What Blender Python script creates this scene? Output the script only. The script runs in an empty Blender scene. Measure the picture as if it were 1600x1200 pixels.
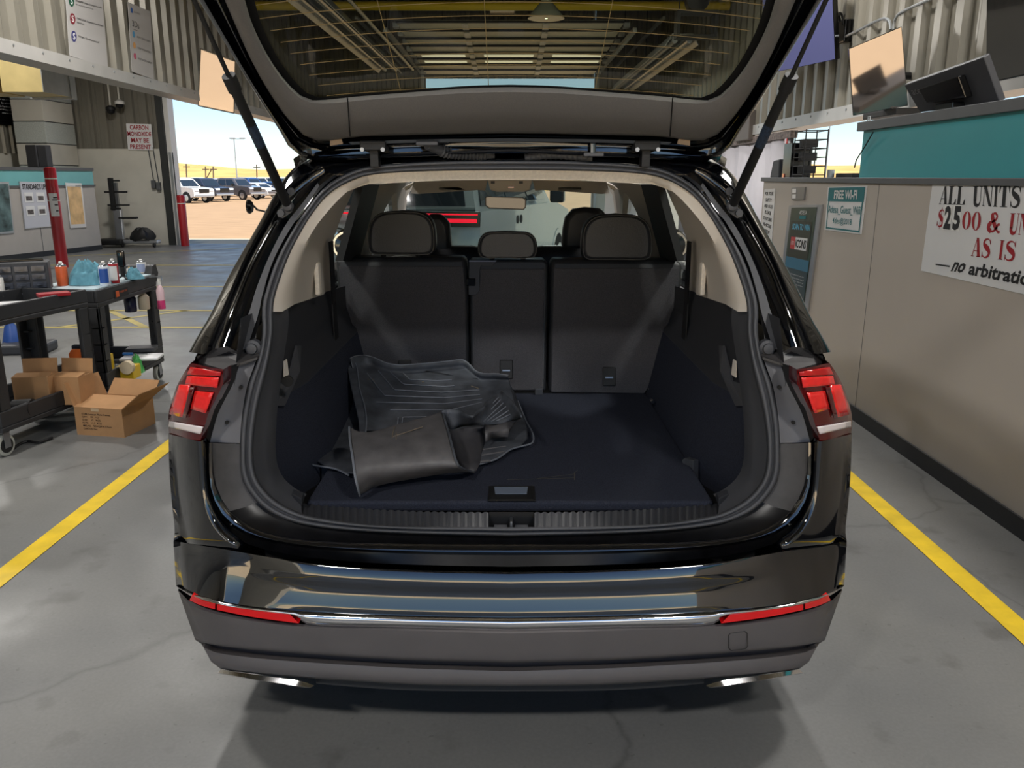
import bpy, bmesh, math, random
from mathutils import Vector, Matrix
random.seed(7)
S = bpy.context.scene
COL = S.collection
R = math.radians

# ------------------------------------------------------------------ camera, sky, sun, lamps, exposure
PIT, FPX, UX, VY = R(14.3), 1270.0, 797.0, 600.0
CAM = Vector((0.0, -1.85, 1.52))
SP, CP = math.sin(PIT), math.cos(PIT)
cam_d = bpy.data.cameras.new('camera'); cam = bpy.data.objects.new('camera', cam_d); COL.objects.link(cam)
cam.location = CAM; cam.rotation_euler = (R(90) - PIT, 0, 0)
cam_d.sensor_fit = 'HORIZONTAL'; cam_d.sensor_width = 36.0; cam_d.lens = 36.0 * FPX / 1600.0
cam_d.shift_x = 3.0 / 1600.0; cam_d.clip_start = 0.02; cam_d.clip_end = 2000
S.camera = cam

W = bpy.data.worlds.new('sky'); S.world = W; W.use_nodes = True
nt = W.node_tree; nt.nodes.clear()
sky = nt.nodes.new('ShaderNodeTexSky'); sky.sky_type = 'NISHITA'; sky.sun_disc = False
sky.sun_elevation = R(58); sky.sun_rotation = R(115); sky.altitude = 1500; sky.air_density = 1.0; sky.dust_density = 0.1; sky.ozone_density = 3.0
bg = nt.nodes.new('ShaderNodeBackground'); bg.inputs['Strength'].default_value = 0.18
wo = nt.nodes.new('ShaderNodeOutputWorld')
nt.links.new(sky.outputs[0], bg.inputs['Color']); nt.links.new(bg.outputs[0], wo.inputs['Surface'])

sun_d = bpy.data.lights.new('sun', 'SUN'); sun = bpy.data.objects.new('sun', sun_d); COL.objects.link(sun)
sun_d.energy = 11.0; sun_d.angle = R(0.53); sun_d.color = (1.0, 0.95, 0.86)
sun.rotation_euler = (R(28), R(22), 0)      # high sun; stays out of the lane
S.view_settings.view_transform = 'Standard'; S.view_settings.look = 'None'
S.view_settings.gamma = 1.0; S.view_settings.exposure = 0.0; S.view_settings.use_curve_mapping = False
S.cycles.use_denoising = True; S.cycles.sample_clamp_indirect = 6.0
S.cycles.max_bounces = 10; S.cycles.diffuse_bounces = 5; S.cycles.glossy_bounces = 5
S.cycles.transparent_max_bounces = 16; S.cycles.caustics_reflective = False; S.cycles.caustics_refractive = False

# ------------------------------------------------------------------ pixel -> place
def ray(u, v):
    a, b = (u - UX) / FPX, (v - VY) / FPX
    return Vector((a, CP - b * SP, -(SP + b * CP)))
def onY(u, v, Y): d = ray(u, v); return CAM + d * ((Y - CAM.y) / d.y)
def onX(u, v, X): d = ray(u, v); return CAM + d * ((X - CAM.x) / d.x)
def onZ(u, v, Z=0.0): d = ray(u, v); return CAM + d * ((Z - CAM.z) / d.z)
def onF(u, v, g, lo=0.8, hi=9.0):           # first root of g along the ray
    d = ray(u, v); st = (hi - lo) / 160
    while lo + st < hi and g(CAM + d * (lo + st)) < 0: lo += st
    hi = lo + st
    for _ in range(40):
        m = 0.5 * (lo + hi)
        if g(CAM + d * m) < 0: lo = m
        else: hi = m
    return CAM + d * hi
def lerp(a, b, t): return a + (b - a) * t
def itp(tab, x):
    if x <= tab[0][0]: return tab[0][1]
    for (x0, y0), (x1, y1) in zip(tab, tab[1:]):
        if x <= x1: return y0 + (y1 - y0) * (x - x0) / (x1 - x0)
    return tab[-1][1]
def crv(pts, n, smooth=True):               # resample a polyline (Catmull-Rom) to n points of equal arc length
    pts = [Vector(p) for p in pts]
    den = []
    if smooth and len(pts) > 2:
        for i in range(len(pts) - 1):
            p0 = pts[max(i - 1, 0)]; p1 = pts[i]; p2 = pts[i + 1]; p3 = pts[min(i + 2, len(pts) - 1)]
            L = (p2 - p1).length
            m1 = (p2 - p0) * (L / max((p2 - p0).length, 1e-9)); m2 = (p3 - p1) * (L / max((p3 - p1).length, 1e-9))
            for k in range(8):
                t = k / 8; t2 = t * t; t3 = t2 * t
                den.append(p1 * (2*t3 - 3*t2 + 1) + m1 * (t3 - 2*t2 + t) + p2 * (-2*t3 + 3*t2) + m2 * (t3 - t2))
        den.append(pts[-1])
    else: den = pts
    acc = [0.0]
    for a, b in zip(den, den[1:]): acc.append(acc[-1] + (b - a).length)
    out = []; j = 0
    for i in range(n):
        s = acc[-1] * i / (n - 1)
        while j < len(den) - 2 and acc[j + 1] < s: j += 1
        t = (s - acc[j]) / max(acc[j + 1] - acc[j], 1e-9)
        out.append(den[j].lerp(den[j + 1], min(max(t, 0), 1)))
    return out
def mir(p): return Vector((-p.x, p.y, p.z))
def whole(half): return [mir(p) for p in reversed(half[1:])] + list(half)    # centre->right half line, mirrored

# ------------------------------------------------------------------ materials
def lin(c):
    f = lambda x: x / 12.92 if x <= 0.04045 else ((x + 0.055) / 1.055) ** 2.4
    return tuple(f(x / 255.0) for x in c)
def M(name, c, rough=0.5, metal=0.0, var=0.0, vscale=6.0, bump=0.0, bscale=40.0, coat=0.0, spec=0.5, emit=None, estr=0.0, detail=4.0, coatior=1.5):
    m = bpy.data.materials.new(name); m.use_nodes = True
    t = m.node_tree; b = t.nodes['Principled BSDF']
    col = lin(c)
    b.inputs['Base Color'].default_value = (*col, 1); b.inputs['Roughness'].default_value = rough
    b.inputs['Metallic'].default_value = metal; b.inputs['Coat Weight'].default_value = coat
    b.inputs['Coat Roughness'].default_value = 0.02; b.inputs['Coat IOR'].default_value = coatior; b.inputs['Specular IOR Level'].default_value = spec
    if emit: b.inputs['Emission Color'].default_value = (*lin(emit), 1); b.inputs['Emission Strength'].default_value = estr
    if var or bump:
        g = t.nodes.new('ShaderNodeNewGeometry')
    if var:
        n = t.nodes.new('ShaderNodeTexNoise'); n.inputs['Scale'].default_value = vscale; n.inputs['Detail'].default_value = detail
        r = t.nodes.new('ShaderNodeValToRGB')
        r.color_ramp.elements[0].position = 0.3; r.color_ramp.elements[1].position = 0.7
        r.color_ramp.elements[0].color = (*[x * (1 - var) for x in col], 1)
        r.color_ramp.elements[1].color = (*[min(1, x * (1 + var)) for x in col], 1)
        t.links.new(g.outputs['Position'], n.inputs['Vector']); t.links.new(n.outputs[0], r.inputs[0])
        t.links.new(r.outputs[0], b.inputs['Base Color'])
    if bump:
        n2 = t.nodes.new('ShaderNodeTexNoise'); n2.inputs['Scale'].default_value = bscale; n2.inputs['Detail'].default_value = 3
        bp = t.nodes.new('ShaderNodeBump'); bp.inputs['Strength'].default_value = bump; bp.inputs['Distance'].default_value = 0.01
        t.links.new(g.outputs['Position'], n2.inputs['Vector']); t.links.new(n2.outputs[0], bp.inputs['Height'])
        t.links.new(bp.outputs[0], b.inputs['Normal'])
    return m
def glass(name, tint, gloss=0.08, rough=0.0):
    m = bpy.data.materials.new(name); m.use_nodes = True; t = m.node_tree; t.nodes.clear()
    tr = t.nodes.new('ShaderNodeBsdfTransparent'); tr.inputs[0].default_value = (*tint, 1)
    gl = t.nodes.new('ShaderNodeBsdfGlossy'); gl.inputs['Roughness'].default_value = rough
    fr = t.nodes.new('ShaderNodeLayerWeight'); fr.inputs[0].default_value = 0.35
    mu = t.nodes.new('ShaderNodeMath'); mu.operation = 'MULTIPLY_ADD'; mu.inputs[1].default_value = 0.5; mu.inputs[2].default_value = gloss
    mx = t.nodes.new('ShaderNodeMixShader'); o = t.nodes.new('ShaderNodeOutputMaterial')
    t.links.new(fr.outputs['Facing'], mu.inputs[0]); t.links.new(mu.outputs[0], mx.inputs[0])
    t.links.new(tr.outputs[0], mx.inputs[1]); t.links.new(gl.outputs[0], mx.inputs[2]); t.links.new(mx.outputs[0], o.inputs[0])
    return m

# ------------------------------------------------------------------ mesh builder
class MB:
    def __init__(s): s.v = []; s.f = []; s.m = []; s.mi = 0
    def add(s, vs, fs):
        o = len(s.v); s.v += [tuple(p) for p in vs]
        for f in fs: s.f.append([o + i for i in f]); s.m.append(s.mi)
        return s
    def box(s, x0, x1, y0, y1, z0, z1, T=None):
        vs = [Vector((x, y, z)) for z in (z0, z1) for y in (y0, y1) for x in (x0, x1)]
        if T is not None: vs = [T @ p for p in vs]
        return s.add(vs, [(0,2,3,1),(4,5,7,6),(0,1,5,4),(2,6,7,3),(0,4,6,2),(1,3,7,5)])
    def loft(s, rows, cu=False, cv=False):
        n = len(rows[0]); m = len(rows); vs = [p for r in rows for p in r]; fs = []
        for i in range(m if cv else m - 1):
            for j in range(n if cu else n - 1):
                a = i * n + j; b = i * n + (j + 1) % n; c = ((i + 1) % m) * n + (j + 1) % n; d = ((i + 1) % m) * n + j
                fs.append((a, b, c, d))
        return s.add(vs, fs)
    def prism(s, poly, d):                  # polygon (3D points) swept by d
        n = len(poly); poly = [Vector(p) for p in poly]; d = Vector(d)
        return s.add(poly + [p + d for p in poly], [tuple(range(n))[::-1], tuple(range(n, 2 * n))] +
                     [(i, (i + 1) % n, n + (i + 1) % n, n + i) for i in range(n)])
    def tube(s, path, r, n=10, cap=True):
        path = [Vector(p) for p in path]; rows = []; up = None
        rr = r if isinstance(r, (list, tuple)) else [r] * len(path)
        for i, p in enumerate(path):
            t = (path[min(i + 1, len(path) - 1)] - path[max(i - 1, 0)]).normalized()
            if up is None: up = t.orthogonal().normalized()
            up = (up - t * up.dot(t)).normalized(); w = t.cross(up)
            rows.append([p + (up * math.cos(2 * math.pi * k / n) + w * math.sin(2 * math.pi * k / n)) * rr[i] for k in range(n)])
        o = len(s.v); s.loft(rows, cu=True)
        if cap:
            s.f.append([o + k for k in range(n)][::-1]); s.m.append(s.mi)
            s.f.append([o + (len(rows) - 1) * n + k for k in range(n)]); s.m.append(s.mi)
        return s
    def lathe(s, prof, c=(0, 0, 0), n=20, axis='Z'):
        rows = []; c = Vector(c)
        for r, h in prof:
            row = []
            for k in range(n):
                a = 2 * math.pi * k / n; x, y = r * math.cos(a), r * math.sin(a)
                row.append(c + (Vector((x, y, h)) if axis == 'Z' else Vector((h, x, y)) if axis == 'X' else Vector((x, h, y))))
            rows.append(row)
        o = len(s.v); s.loft(rows, cu=True)
        s.f.append([o + k for k in range(n)][::-1]); s.m.append(s.mi)
        s.f.append([o + (len(rows) - 1) * n + k for k in range(n)]); s.m.append(s.mi)
        return s
    def mirror(s):                          # add the x-mirrored copy
        n = len(s.v); fs = list(s.f); ms = list(s.m)
        s.v += [(-x, y, z) for x, y, z in s.v[:n]]
        for f, m in zip(fs, ms): s.f.append([n + i for i in f][::-1]); s.m.append(m)
        return s
    def pair(s, name, mats, parent=None, **k):   # this and its x-mirrored twin as two objects
        s.build(name, mats, parent, **k)
        t = MB(); t.v = [(-x, y, z) for x, y, z in s.v]; t.f = [f[::-1] for f in s.f]; t.m = list(s.m)
        return t.build(name, mats, parent, **k)
    def build(s, name, mats, parent=None, smooth=False, bevel=0.0, solid=0.0, sub=0, angle=35, seg=2, weld=False):
        me = bpy.data.meshes.new(name); me.from_pydata(s.v, [], s.f)
        mats = mats if isinstance(mats, (list, tuple)) else [mats]
        for m in mats: me.materials.append(m)
        for p, mi in zip(me.polygons, s.m): p.material_index = mi
        bm = bmesh.new(); bm.from_mesh(me)
        if weld: bmesh.ops.remove_doubles(bm, verts=bm.verts, dist=1e-5)
        bmesh.ops.recalc_face_normals(bm, faces=bm.faces); bm.to_mesh(me); bm.free()
        if smooth:
            for p in me.polygons: p.use_smooth = True
            if angle < 180: me.set_sharp_from_angle(angle=R(angle))
        o = bpy.data.objects.new(name, me); COL.objects.link(o)
        if solid: d = o.modifiers.new('solid', 'SOLIDIFY'); d.thickness = solid; d.offset = -1
        if bevel:
            d = o.modifiers.new('bevel', 'BEVEL'); d.width = bevel; d.segments = seg; d.limit_method = 'ANGLE'; d.angle_limit = R(40)
        if sub: d = o.modifiers.new('sub', 'SUBSURF'); d.levels = sub; d.render_levels = sub
        if parent is not None: adopt(o, parent)
        return o
BASE = {}
def adopt(o, parent):
    o.parent = parent
    b = BASE.get(parent.name)
    if b is not None: o.matrix_parent_inverse = b.inverted()
def thing(name, label, cat, loc=(0, 0, 0), group=None, rz=0.0):
    o = bpy.data.objects.new(name, None); COL.objects.link(o); o.empty_display_size = 0.1
    o.location = loc; o.rotation_euler = (0, 0, rz)
    BASE[o.name] = Matrix.Translation(loc) @ Matrix.Rotation(rz, 4, 'Z')
    return tag(o, label, cat, group)
def local(name, label, cat, group=None):    # built about the origin, moved afterwards
    o = bpy.data.objects.new(name, None); COL.objects.link(o); o.empty_display_size = 0.1
    return tag(o, label, cat, group)
def tag(o, label, cat, group=None):
    o['label'] = label; o['category'] = cat
    if group: o['group'] = group
    return o
def struct(o): o['kind'] = 'structure'; return o
def copy_tree(o, parent=None):
    c = o.copy(); COL.objects.link(c)
    if parent is not None: c.parent = parent
    for ch in list(o.children): copy_tree(ch, c)
    return c
FACES = {}
def lettering(txt, P, right, up, mat, parent, name='lettering', depth=0.0, bold=0.0):
    """real letters filling the box from corner P along right and up"""
    key = (txt, bold)
    if key not in FACES:
        cu = bpy.data.curves.new('t', 'FONT'); cu.body = txt; cu.size = 1.0; cu.resolution_u = 2; cu.offset = bold
        ob = bpy.data.objects.new('t', cu); COL.objects.link(ob)
        bpy.context.view_layer.update()
        me = bpy.data.meshes.new_from_object(ob)
        FACES[key] = ([v.co.copy() for v in me.vertices], [list(p.vertices) for p in me.polygons])
        bpy.data.objects.remove(ob); bpy.data.meshes.remove(me); bpy.data.curves.remove(cu)
    vs, fs = FACES[key]
    x0 = min(v.x for v in vs); x1 = max(v.x for v in vs); y0 = min(v.y for v in vs); y1 = max(v.y for v in vs)
    P = Vector(P); right = Vector(right); up = Vector(up)
    mb = MB(); mb.add([P + right * ((v.x - x0) / (x1 - x0)) + up * ((v.y - y0) / (y1 - y0)) for v in vs], fs)
    return mb.build(name, mat, parent)
# ------------------------------------------------------------------ shared materials
m_paint = M('black car paint', (6, 7, 11), 0.08, coat=1.0, spec=0.25, coatior=1.9)
m_clad = M('dark grey bumper plastic', (90, 86, 86), 0.42, var=0.06, vscale=9, bump=0.05, bscale=900)
m_dplas = M('black interior plastic', (52, 53, 57), 0.5, bump=0.06, bscale=700)
m_gplas = M('grey jamb plastic', (74, 75, 79), 0.45, var=0.08, vscale=7)
m_jamb = M('dusty primer grey jamb', (98, 98, 102), 0.42, var=0.12, vscale=8)
m_dirt = M('dusty dark jamb', (62, 60, 60), 0.5, var=0.35, vscale=14)
m_rub = M('rubber seal', (72, 73, 77), 0.55, var=0.1, vscale=12)
m_carp = M('black carpet', (52, 55, 66), 0.95, var=0.22, vscale=260, bump=0.5, bscale=420, spec=0.1)
m_seatc = M('dark grey seat back carpet', (80, 79, 82), 0.95, var=0.2, vscale=300, bump=0.4, bscale=420, spec=0.1)
m_leath = M('black leather', (40, 41, 44), 0.42, bump=0.12, bscale=260)
m_stitch = M('grey stitching', (120, 118, 114), 0.8)
m_beige = M('beige trim', (224, 215, 203), 0.65, bump=0.04, bscale=600)
m_beiget = M('beige fabric header', (240, 230, 215), 0.85, var=0.08, vscale=120, bump=0.25, bscale=300)
m_head = M('beige headliner', (190, 182, 170), 0.85, bump=0.15, bscale=300)
m_chrome = M('chrome', (225, 225, 228), 0.08, 1.0)
m_steel = M('bare steel', (150, 152, 156), 0.3, 1.0)
m_trim = M('grey hatch trim', (103, 101, 100), 0.55, var=0.07, vscale=300, bump=0.12, bscale=500)
m_black = M('flat black', (14, 14, 15), 0.6)
m_gblack = M('gloss black', (10, 10, 12), 0.15)
m_red = M('red lamp lens', (196, 14, 18), 0.12, coat=1.0)
m_redb = M('bright red lamp optic', (250, 36, 34), 0.2, coat=1.0, var=0.12, vscale=60)
m_redd = M('dark red lamp lens', (84, 6, 10), 0.1, coat=1.0)
m_white = M('white lamp lens', (236, 226, 226), 0.2, coat=1.0)
m_refl = M('red reflector', (228, 12, 20), 0.15, coat=0.6)
m_tint = glass('dark tinted glass', (0.52, 0.54, 0.43), 0.02)
m_wind = glass('green tinted windscreen', (0.68, 0.80, 0.76), 0.03)
m_side = glass('side window glass', (0.80, 0.84, 0.82), 0.03)
m_clear = glass('clear plastic', (0.55, 0.58, 0.62), 0.10, 0.15)
m_heat = M('defroster wire', (150, 132, 92), 0.6)
m_silv = M('brushed aluminium frame', (196, 198, 202), 0.3, 0.9)
m_tyre = M('tyre rubber', (24, 24, 25), 0.85, bump=0.3, bscale=60)
m_wht = M('white enamel', (222, 220, 214), 0.45, var=0.03)
m_wire = M('black cable', (18, 18, 19), 0.5)

# ------------------------------------------------------------------ the black SUV with its open tailgate
car = thing('suv', 'black SUV with raised tailgate and open boot in the middle of the lane', 'car', (0, 2.2, 0))
def fplan(x):
    x = abs(x); return 0.07 * (x / 0.9) ** 2 + 0.12 * (max(0.0, x - 0.6) / 0.31) ** 3
def onB(u, v, y0): return onF(u, v, lambda p: max(p.y - y0 - fplan(p.x), abs(p.x) - .918))
YO = [(240, .53), (250, .52), (270, .50), (300, .47), (350, .42), (400, .37), (450, .32), (500, .27), (550, .23), (600, .20), (650, .175), (700, .155), (750, .14), (800, .13), (838, .12), (900, .10)]
def onO(u, v, off=0.0): return onY(u, v, itp(YO, v) + off)
def px(pts, n, smooth=True): return [(p.x, p.y) for p in crv([(u, v, 0) for u, v in pts], n, smooth)]
def blend(A, B, t): return [(lerp(a[0], b[0], t), lerp(a[1], b[1], t)) for a, b in zip(A, B)]
N = 26
# --- bumper
T_ = px([(797,894),(940,891),(1045,886),(1120,879),(1195,867),(1245,858),(1290,851),(1323,845)], N)
C_T = px([(797,965),(960,962),(1132,954),(1220,945),(1265,935),(1297,926),(1319,914)], N)
C_B = px([(797,985),(975,980),(1125,975),(1200,966),(1258,954),(1297,940),(1316,922)], N)
K_T = px([(797,1034),(975,1029),(1150,1018),(1230,1011),(1272,1005),(1289,1000)], N)
K_B = px([(797,1043),(975,1037),(1150,1026),(1230,1018),(1268,1011),(1279,1006)], N)
L_B = px([(797,1072),(940,1070),(1045,1064),(1150,1057),(1220,1050),(1250,1045),(1264,1034)], N)
def wraprow(half, fwd=((0.004, 0.08), (0.012, 0.22), (0.012, 0.55))):
    e = half[-1]
    return whole(half + [Vector((e.x + dx, e.y + dy, e.z)) for dx, dy in fwd])
TH = [(0, 50), (.03, 30), (.07, 24), (.20, 18), (.24, 12), (.34, 10), (.37, 3), (.45, 3), (.48, 11), (.58, 13), (.62, 18.5), (.86, 20), (.90, 13), (1, 10)]   # rake of the bumper face from lip to chrome
yy_ = .014; rows = []; NB = 40
for j in range(NB + 1):
    t = j / NB
    if j: yy_ -= math.tan(R(itp(TH, t - .5 / NB))) * .1 / NB
    row = []
    for i, (u, v) in enumerate(blend(T_, C_T, t)):
        w = min(1, max(0, (i / (N - 1) - .55) / .33)); w = w * w * (3 - 2 * w)
        row.append(onB(u, v, lerp(yy_, .022 - .040 * t ** 1.4, w)))
    rows.append(wraprow(row))
MB().loft(rows).build('bumper', m_paint, car, smooth=True, angle=180)
C_B2 = px([(797,985),(975,980),(1112,976),(1130,965),(1200,956),(1255,947),(1294,933),(1316,919)], N)
rows = [wraprow([onB(u, v, y0) for u, v in blend(C_T, C_B2, t)]) for t, y0 in ((0, -.014), (.12, -.023), (.5, -.030), (.85, -.024), (1, -.012))]
MB().loft(rows).build('chrome_strip', m_chrome, car, smooth=True, angle=180)
rows = []
for t, y0 in ((0, -.004), (.1, -.012), (.4, -.012), (.7, -.008), (.92, -.008), (1, -.004)):
    rows.append(wraprow([onB(u, v, y0) for u, v in blend(C_B, K_T, t)]))
for t, y0 in ((.15, .034), (.9, .036)):
    rows.append(wraprow([onB(u, v, y0) for u, v in blend(K_T, K_B, t)]))
for t, y0 in ((.2, .000), (.6, -.008), (.9, -.006), (1, .004)):
    rows.append(wraprow([onB(u, v, y0) for u, v in blend(K_B, L_B, t)]))
last = rows[-1]
rows.append([Vector((p.x * .97, p.y + .06, p.z - .005)) for p in last]); rows.append([Vector((p.x * .94, p.y + .35, p.z - .01)) for p in last])
MB().loft(rows).build('bumper_cladding', m_clad, car, smooth=True, angle=50)
lip = px([(797,1080),(940,1079),(1020,1075),(1100,1068)], 12)
top = px([(797,1071),(940,1069),(1045,1063),(1100,1060)], 12)
MB().loft([whole([onB(u, v, .035) for u, v in top]), whole([onB(u, v, .03) for u, v in lip]), whole([onB(u, v, .2) for u, v in lip])]).build('diffuser_lip', m_black, car, smooth=True)
def patch(poly, f, d, name, mat, parent, both=False, bevel=0.0, smooth=False):
    P = [f(u, v) for u, v in poly]
    o = MB().prism(P, d).build(name, mat, parent, bevel=bevel, smooth=smooth)
    if both: MB().prism([mir(p) for p in P], mir(Vector(d))).build(name, mat, parent, bevel=bevel, smooth=smooth)
    return o
def strip(A, B, f, d, name, mat, parent, both=True, n=10):   # curved band between two pixel lines, thickness d along y
    a = px(A, n); b = px(B, n)
    r0 = [f(u, v) for u, v in a]; r1 = [f(u, v) for u, v in b]; dv = Vector((0, d, 0))
    rows = [[p + dv for p in r0], r0, r1, [p + dv for p in r1]]
    for sgn in ((1, -1) if both else (1,)):
        rr = rows if sgn > 0 else [[mir(p) for p in r] for r in rows]
        MB().loft(rr).build(name, mat, parent, smooth=True, angle=40)
strip([(1140,961),(1200,954),(1255,945)], [(1127,974),(1200,964),(1255,953)], lambda u, v: onB(u, v, -.030), .03, 'reflector', m_refl, car)
strip([(1258,944),(1280,938),(1294,930)], [(1258,952),(1280,946),(1298,938)], lambda u, v: onB(u, v, -.030), .03, 'reflector', m_refl, car)
for sx in (1, -1):
    ta = px([(1103,1071),(1125,1064),(1190,1055),(1249,1046)], 12); tb = px([(1110,1075),(1130,1073),(1190,1064),(1255,1052)], 12)
    rows = []
    for t, yo in ((0, .05), (0, -.006), (.5, -.011), (.85, -.0145), (1, -.010), (1, .05)):
        rows.append([Vector((p.x * sx, p.y, p.z)) for p in [onB(u, v, yo) for u, v in blend(ta, tb, t)]])
    MB().loft(rows).build('exhaust_trim', m_chrome, car, smooth=True, angle=70)
# square tow-eye cover, an outlined panel
pts = [(1141,989),(1164,986),(1168,989),(1169,1010),(1165,1014),(1142,1017),(1138,1013),(1138,992)]
mb = MB(); inn = [onB(1153 + (u - 1153) * .93, 1001.5 + (v - 1001.5) * .93, -.0135) for u, v in pts]; out = [onB(u, v, -.0125) for u, v in pts]
mb.loft([out, inn], cu=True).build('tow_cover', m_black, car)
# --- corner panels under the tail lamps
GAP = px([(1281,690),(1278,730),(1275,765),(1267,800),(1250,830),(1222,854)], 14)
SIL = px([(1331,678),(1329,740),(1325,790),(1321,828),(1323,846)], 14)
rows = []
for k in range(9):
    t = k / 8
    rows.append([onB(u, v, .034 - .012 * i / 13) for i, (u, v) in enumerate(blend(GAP, SIL, t))]); eu = blend(GAP, SIL, t)[-1]; rows[-1].append(onB(eu[0], eu[1] + 9, .034))
e = rows[-1]
for dx, dy in ((.004, .08), (.010, .25), (.012, .55)): rows.append([Vector((p.x + dx, p.y + dy, p.z)) for p in e])
rows.insert(0, [p + Vector((-.004, .03, 0)) for p in rows[0]])
mb = MB().loft(rows); mb.pair('quarter_panel', m_paint, car, smooth=True, angle=180)
# --- painted sill, gutter and recess under the opening
S_lo = px([(797,838),(1000,832),(1120,820),(1174,800),(1203,772),(1217,743),(1219,692)], N)
A1 = px([(797,851),(950,850),(1100,845),(1180,832),(1228,806),(1250,775),(1260,740),(1262,692)], N)
A2 = px([(797,863),(950,861),(1100,853),(1190,838),(1235,815),(1257,785),(1266,750),(1267,692)], N)
A2b = px([(797,867),(950,865),(1100,857),(1192,842),(1238,818),(1260,787),(1268,752),(1270,692)], N)
L1 = px([(797,894),(940,891),(1045,886),(1150,874),(1220,855),(1250,830),(1268,798),(1276,760),(1281,690)], N)
f0 = lambda u, v: onO(u, v, .01)
yA1 = lambda u, v: onY(u, v, itp([(692, .135), (780, .105), (851, .095)], v))
yA2 = lambda u, v: onY(u, v, itp([(692, .120), (780, .094), (863, .083)], v))
yA3 = lambda u, v: onY(u, v, itp([(692, .14), (780, .125), (863, .10)], v))
yL1 = lambda u, v: onB(u, v, .052)
R0 = whole([f0(*p) for p in S_lo]); R1 = whole([yA1(*p) for p in A1]); R2 = whole([yA2(*p) + Vector((0, .0035, 0)) for p in blend(A1, A2, .45)]); R3 = whole([yA2(*p) for p in A2]); R4 = whole([yA3(*p) for p in A2b]); R5 = whole([yL1(*p) + Vector((0, .03, 0)) for p in L1])
mid = [a.lerp(b, .5) + Vector((0, .006, -.004)) for a, b in zip(R0, R1)]
k0 = 20; nR = len(R0); hc = nR // 2; mb = MB(); mb.mi = 2
for sl in (slice(0, hc - k0 + 1), slice(hc + k0, nR)): mb.loft([R0[sl], mid[sl], R1[sl]])
mb.mi = 1; mb.loft([r[hc - k0:hc + k0 + 1] for r in (R0, mid, R1)]); mb.mi = 0; mb.loft([R1, R2, R3, R4]); mb.mi = 1; mb.loft([R4, R5])
mb.build('rear_sill', [m_paint, M('dusty black sill', (13, 13, 15), 0.3, var=0.5, vscale=25, spec=0.3), m_dirt], car, smooth=True, angle=60)
# --- seal round the opening
S_out = px([(797,250),(900,251),(980,256),(1027,262),(1064,277),(1092,298),(1113,325),(1133,353),(1162,406),(1181,462),(1185,485),(1184,519),(1192,562),(1208,605),(1217,658),(1219,701),(1217,743),(1203,772),(1174,800),(1120,820),(1000,832),(797,838)], 90)
S_in = px([(797,266),(900,267),(980,270),(1027,276),(1060,290),(1085,308),(1105,333),(1118,353),(1142,399),(1164,462),(1167,490),(1167,520),(1176,575),(1190,632),(1198,690),(1195,738),(1180,766),(1152,789),(1110,806),(1000,820),(797,824)], 90)
rows = []
for t, o in ((0, .02), (.08, -.008), (.25, -.018), (.42, -.008), (.5, .004), (.58, -.008), (.75, -.016), (.92, -.006), (1, .02)):
    rows.append(whole([onO(u, v, o) for u, v in blend(S_out, S_in, t)]))
MB().loft(rows).build('door_seal', m_rub, car, smooth=True, angle=180)
# --- inner jamb trim, lower half, and ribbed sill plate
TI_o = px([(1168,487),(1167,520),(1176,575),(1190,632),(1198,690),(1195,738),(1180,766),(1152,789),(1122,803)], 30)
TI_i = px([(1154,487),(1153,510),(1160,560),(1166,602),(1173,672),(1173,729),(1163,757),(1140,778),(1124,785)], 30)
rows = [[onO(u, v, .016) for u, v in TI_o]] + [[onO(u, v, .02 + .05 * t) for u, v in blend(TI_o, TI_i, t)] for t in (.3, .7, 1)]
rows.append([p + Vector((-.002, .06, 0)) for p in rows[-1]])
MB().loft(rows).pair('jamb_trim', m_gplas, car, smooth=True, angle=60)
sa = [(470 + i * (1124 - 470) / 50) for i in range(51)]
def sill_v(u, hi): 
    t = abs(u - 797) / 327.0
    return (800 - 14 * t ** 2.5) if hi else (825 - 20 * t ** 3.2)
for s0, s1 in ((470, 764), (834, 1124)):
    mb = MB(); k = 26; rr = [[], [], [], []]
    for i in range(k * 3 + 1):
        u = s0 + (s1 - s0) * i / (k * 3); dip = -.004 if i % 3 == 0 else 0.0
        a = onO(u, sill_v(u, True), .115); b = onO(u, sill_v(u, False), .012)
        a = onZ(u, sill_v(u, True), .648)
        z = Vector((0, 0, dip))
        rr[0].append(a + Vector((0, .012, -.012))); rr[1].append(a + z); rr[2].append(b + z); rr[3].append(b + Vector((0, -.004, -.02)))
    mb.loft(rr).build('sill_plate', m_dplas, car, smooth=True, angle=20)
# latch well and striker
wl = MB(); a0 = onZ(764, 800, .648); a1 = onZ(834, 800, .648); b0 = onO(764, 825, .012); b1 = onO(834, 825, .012)
dz = Vector((0, 0, -.05))
wl.loft([[a0, a1], [a0 + dz, a1 + dz], [b0 + dz, b1 + dz], [b0 + Vector((0, -.01, 0)), b1 + Vector((0, -.01, 0))]]); wl.add([a0, a0 + dz, b0 + dz, b0], [(0,1,2,3)]); wl.add([a1, a1 + dz, b1 + dz, b1], [(0,1,2,3)])
well = wl.build('latch_well', m_black, car)
c = onO(799, 818, .03)
MB().tube([c + Vector((0, .03, -.03)), c + Vector((0, .03, .006)), c + Vector((0, -.005, .006)), c + Vector((0, -.01, -.03))], .0045).build('striker', m_steel, well, smooth=True)
for u in (782, 815):
    q = onO(u, 820, .02); MB().box(q.x - .018, q.x + .018, q.y - .01, q.y + .03, q.z - .03, q.z - .012).build('latch_cover', m_gplas, well, bevel=.002)
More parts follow.
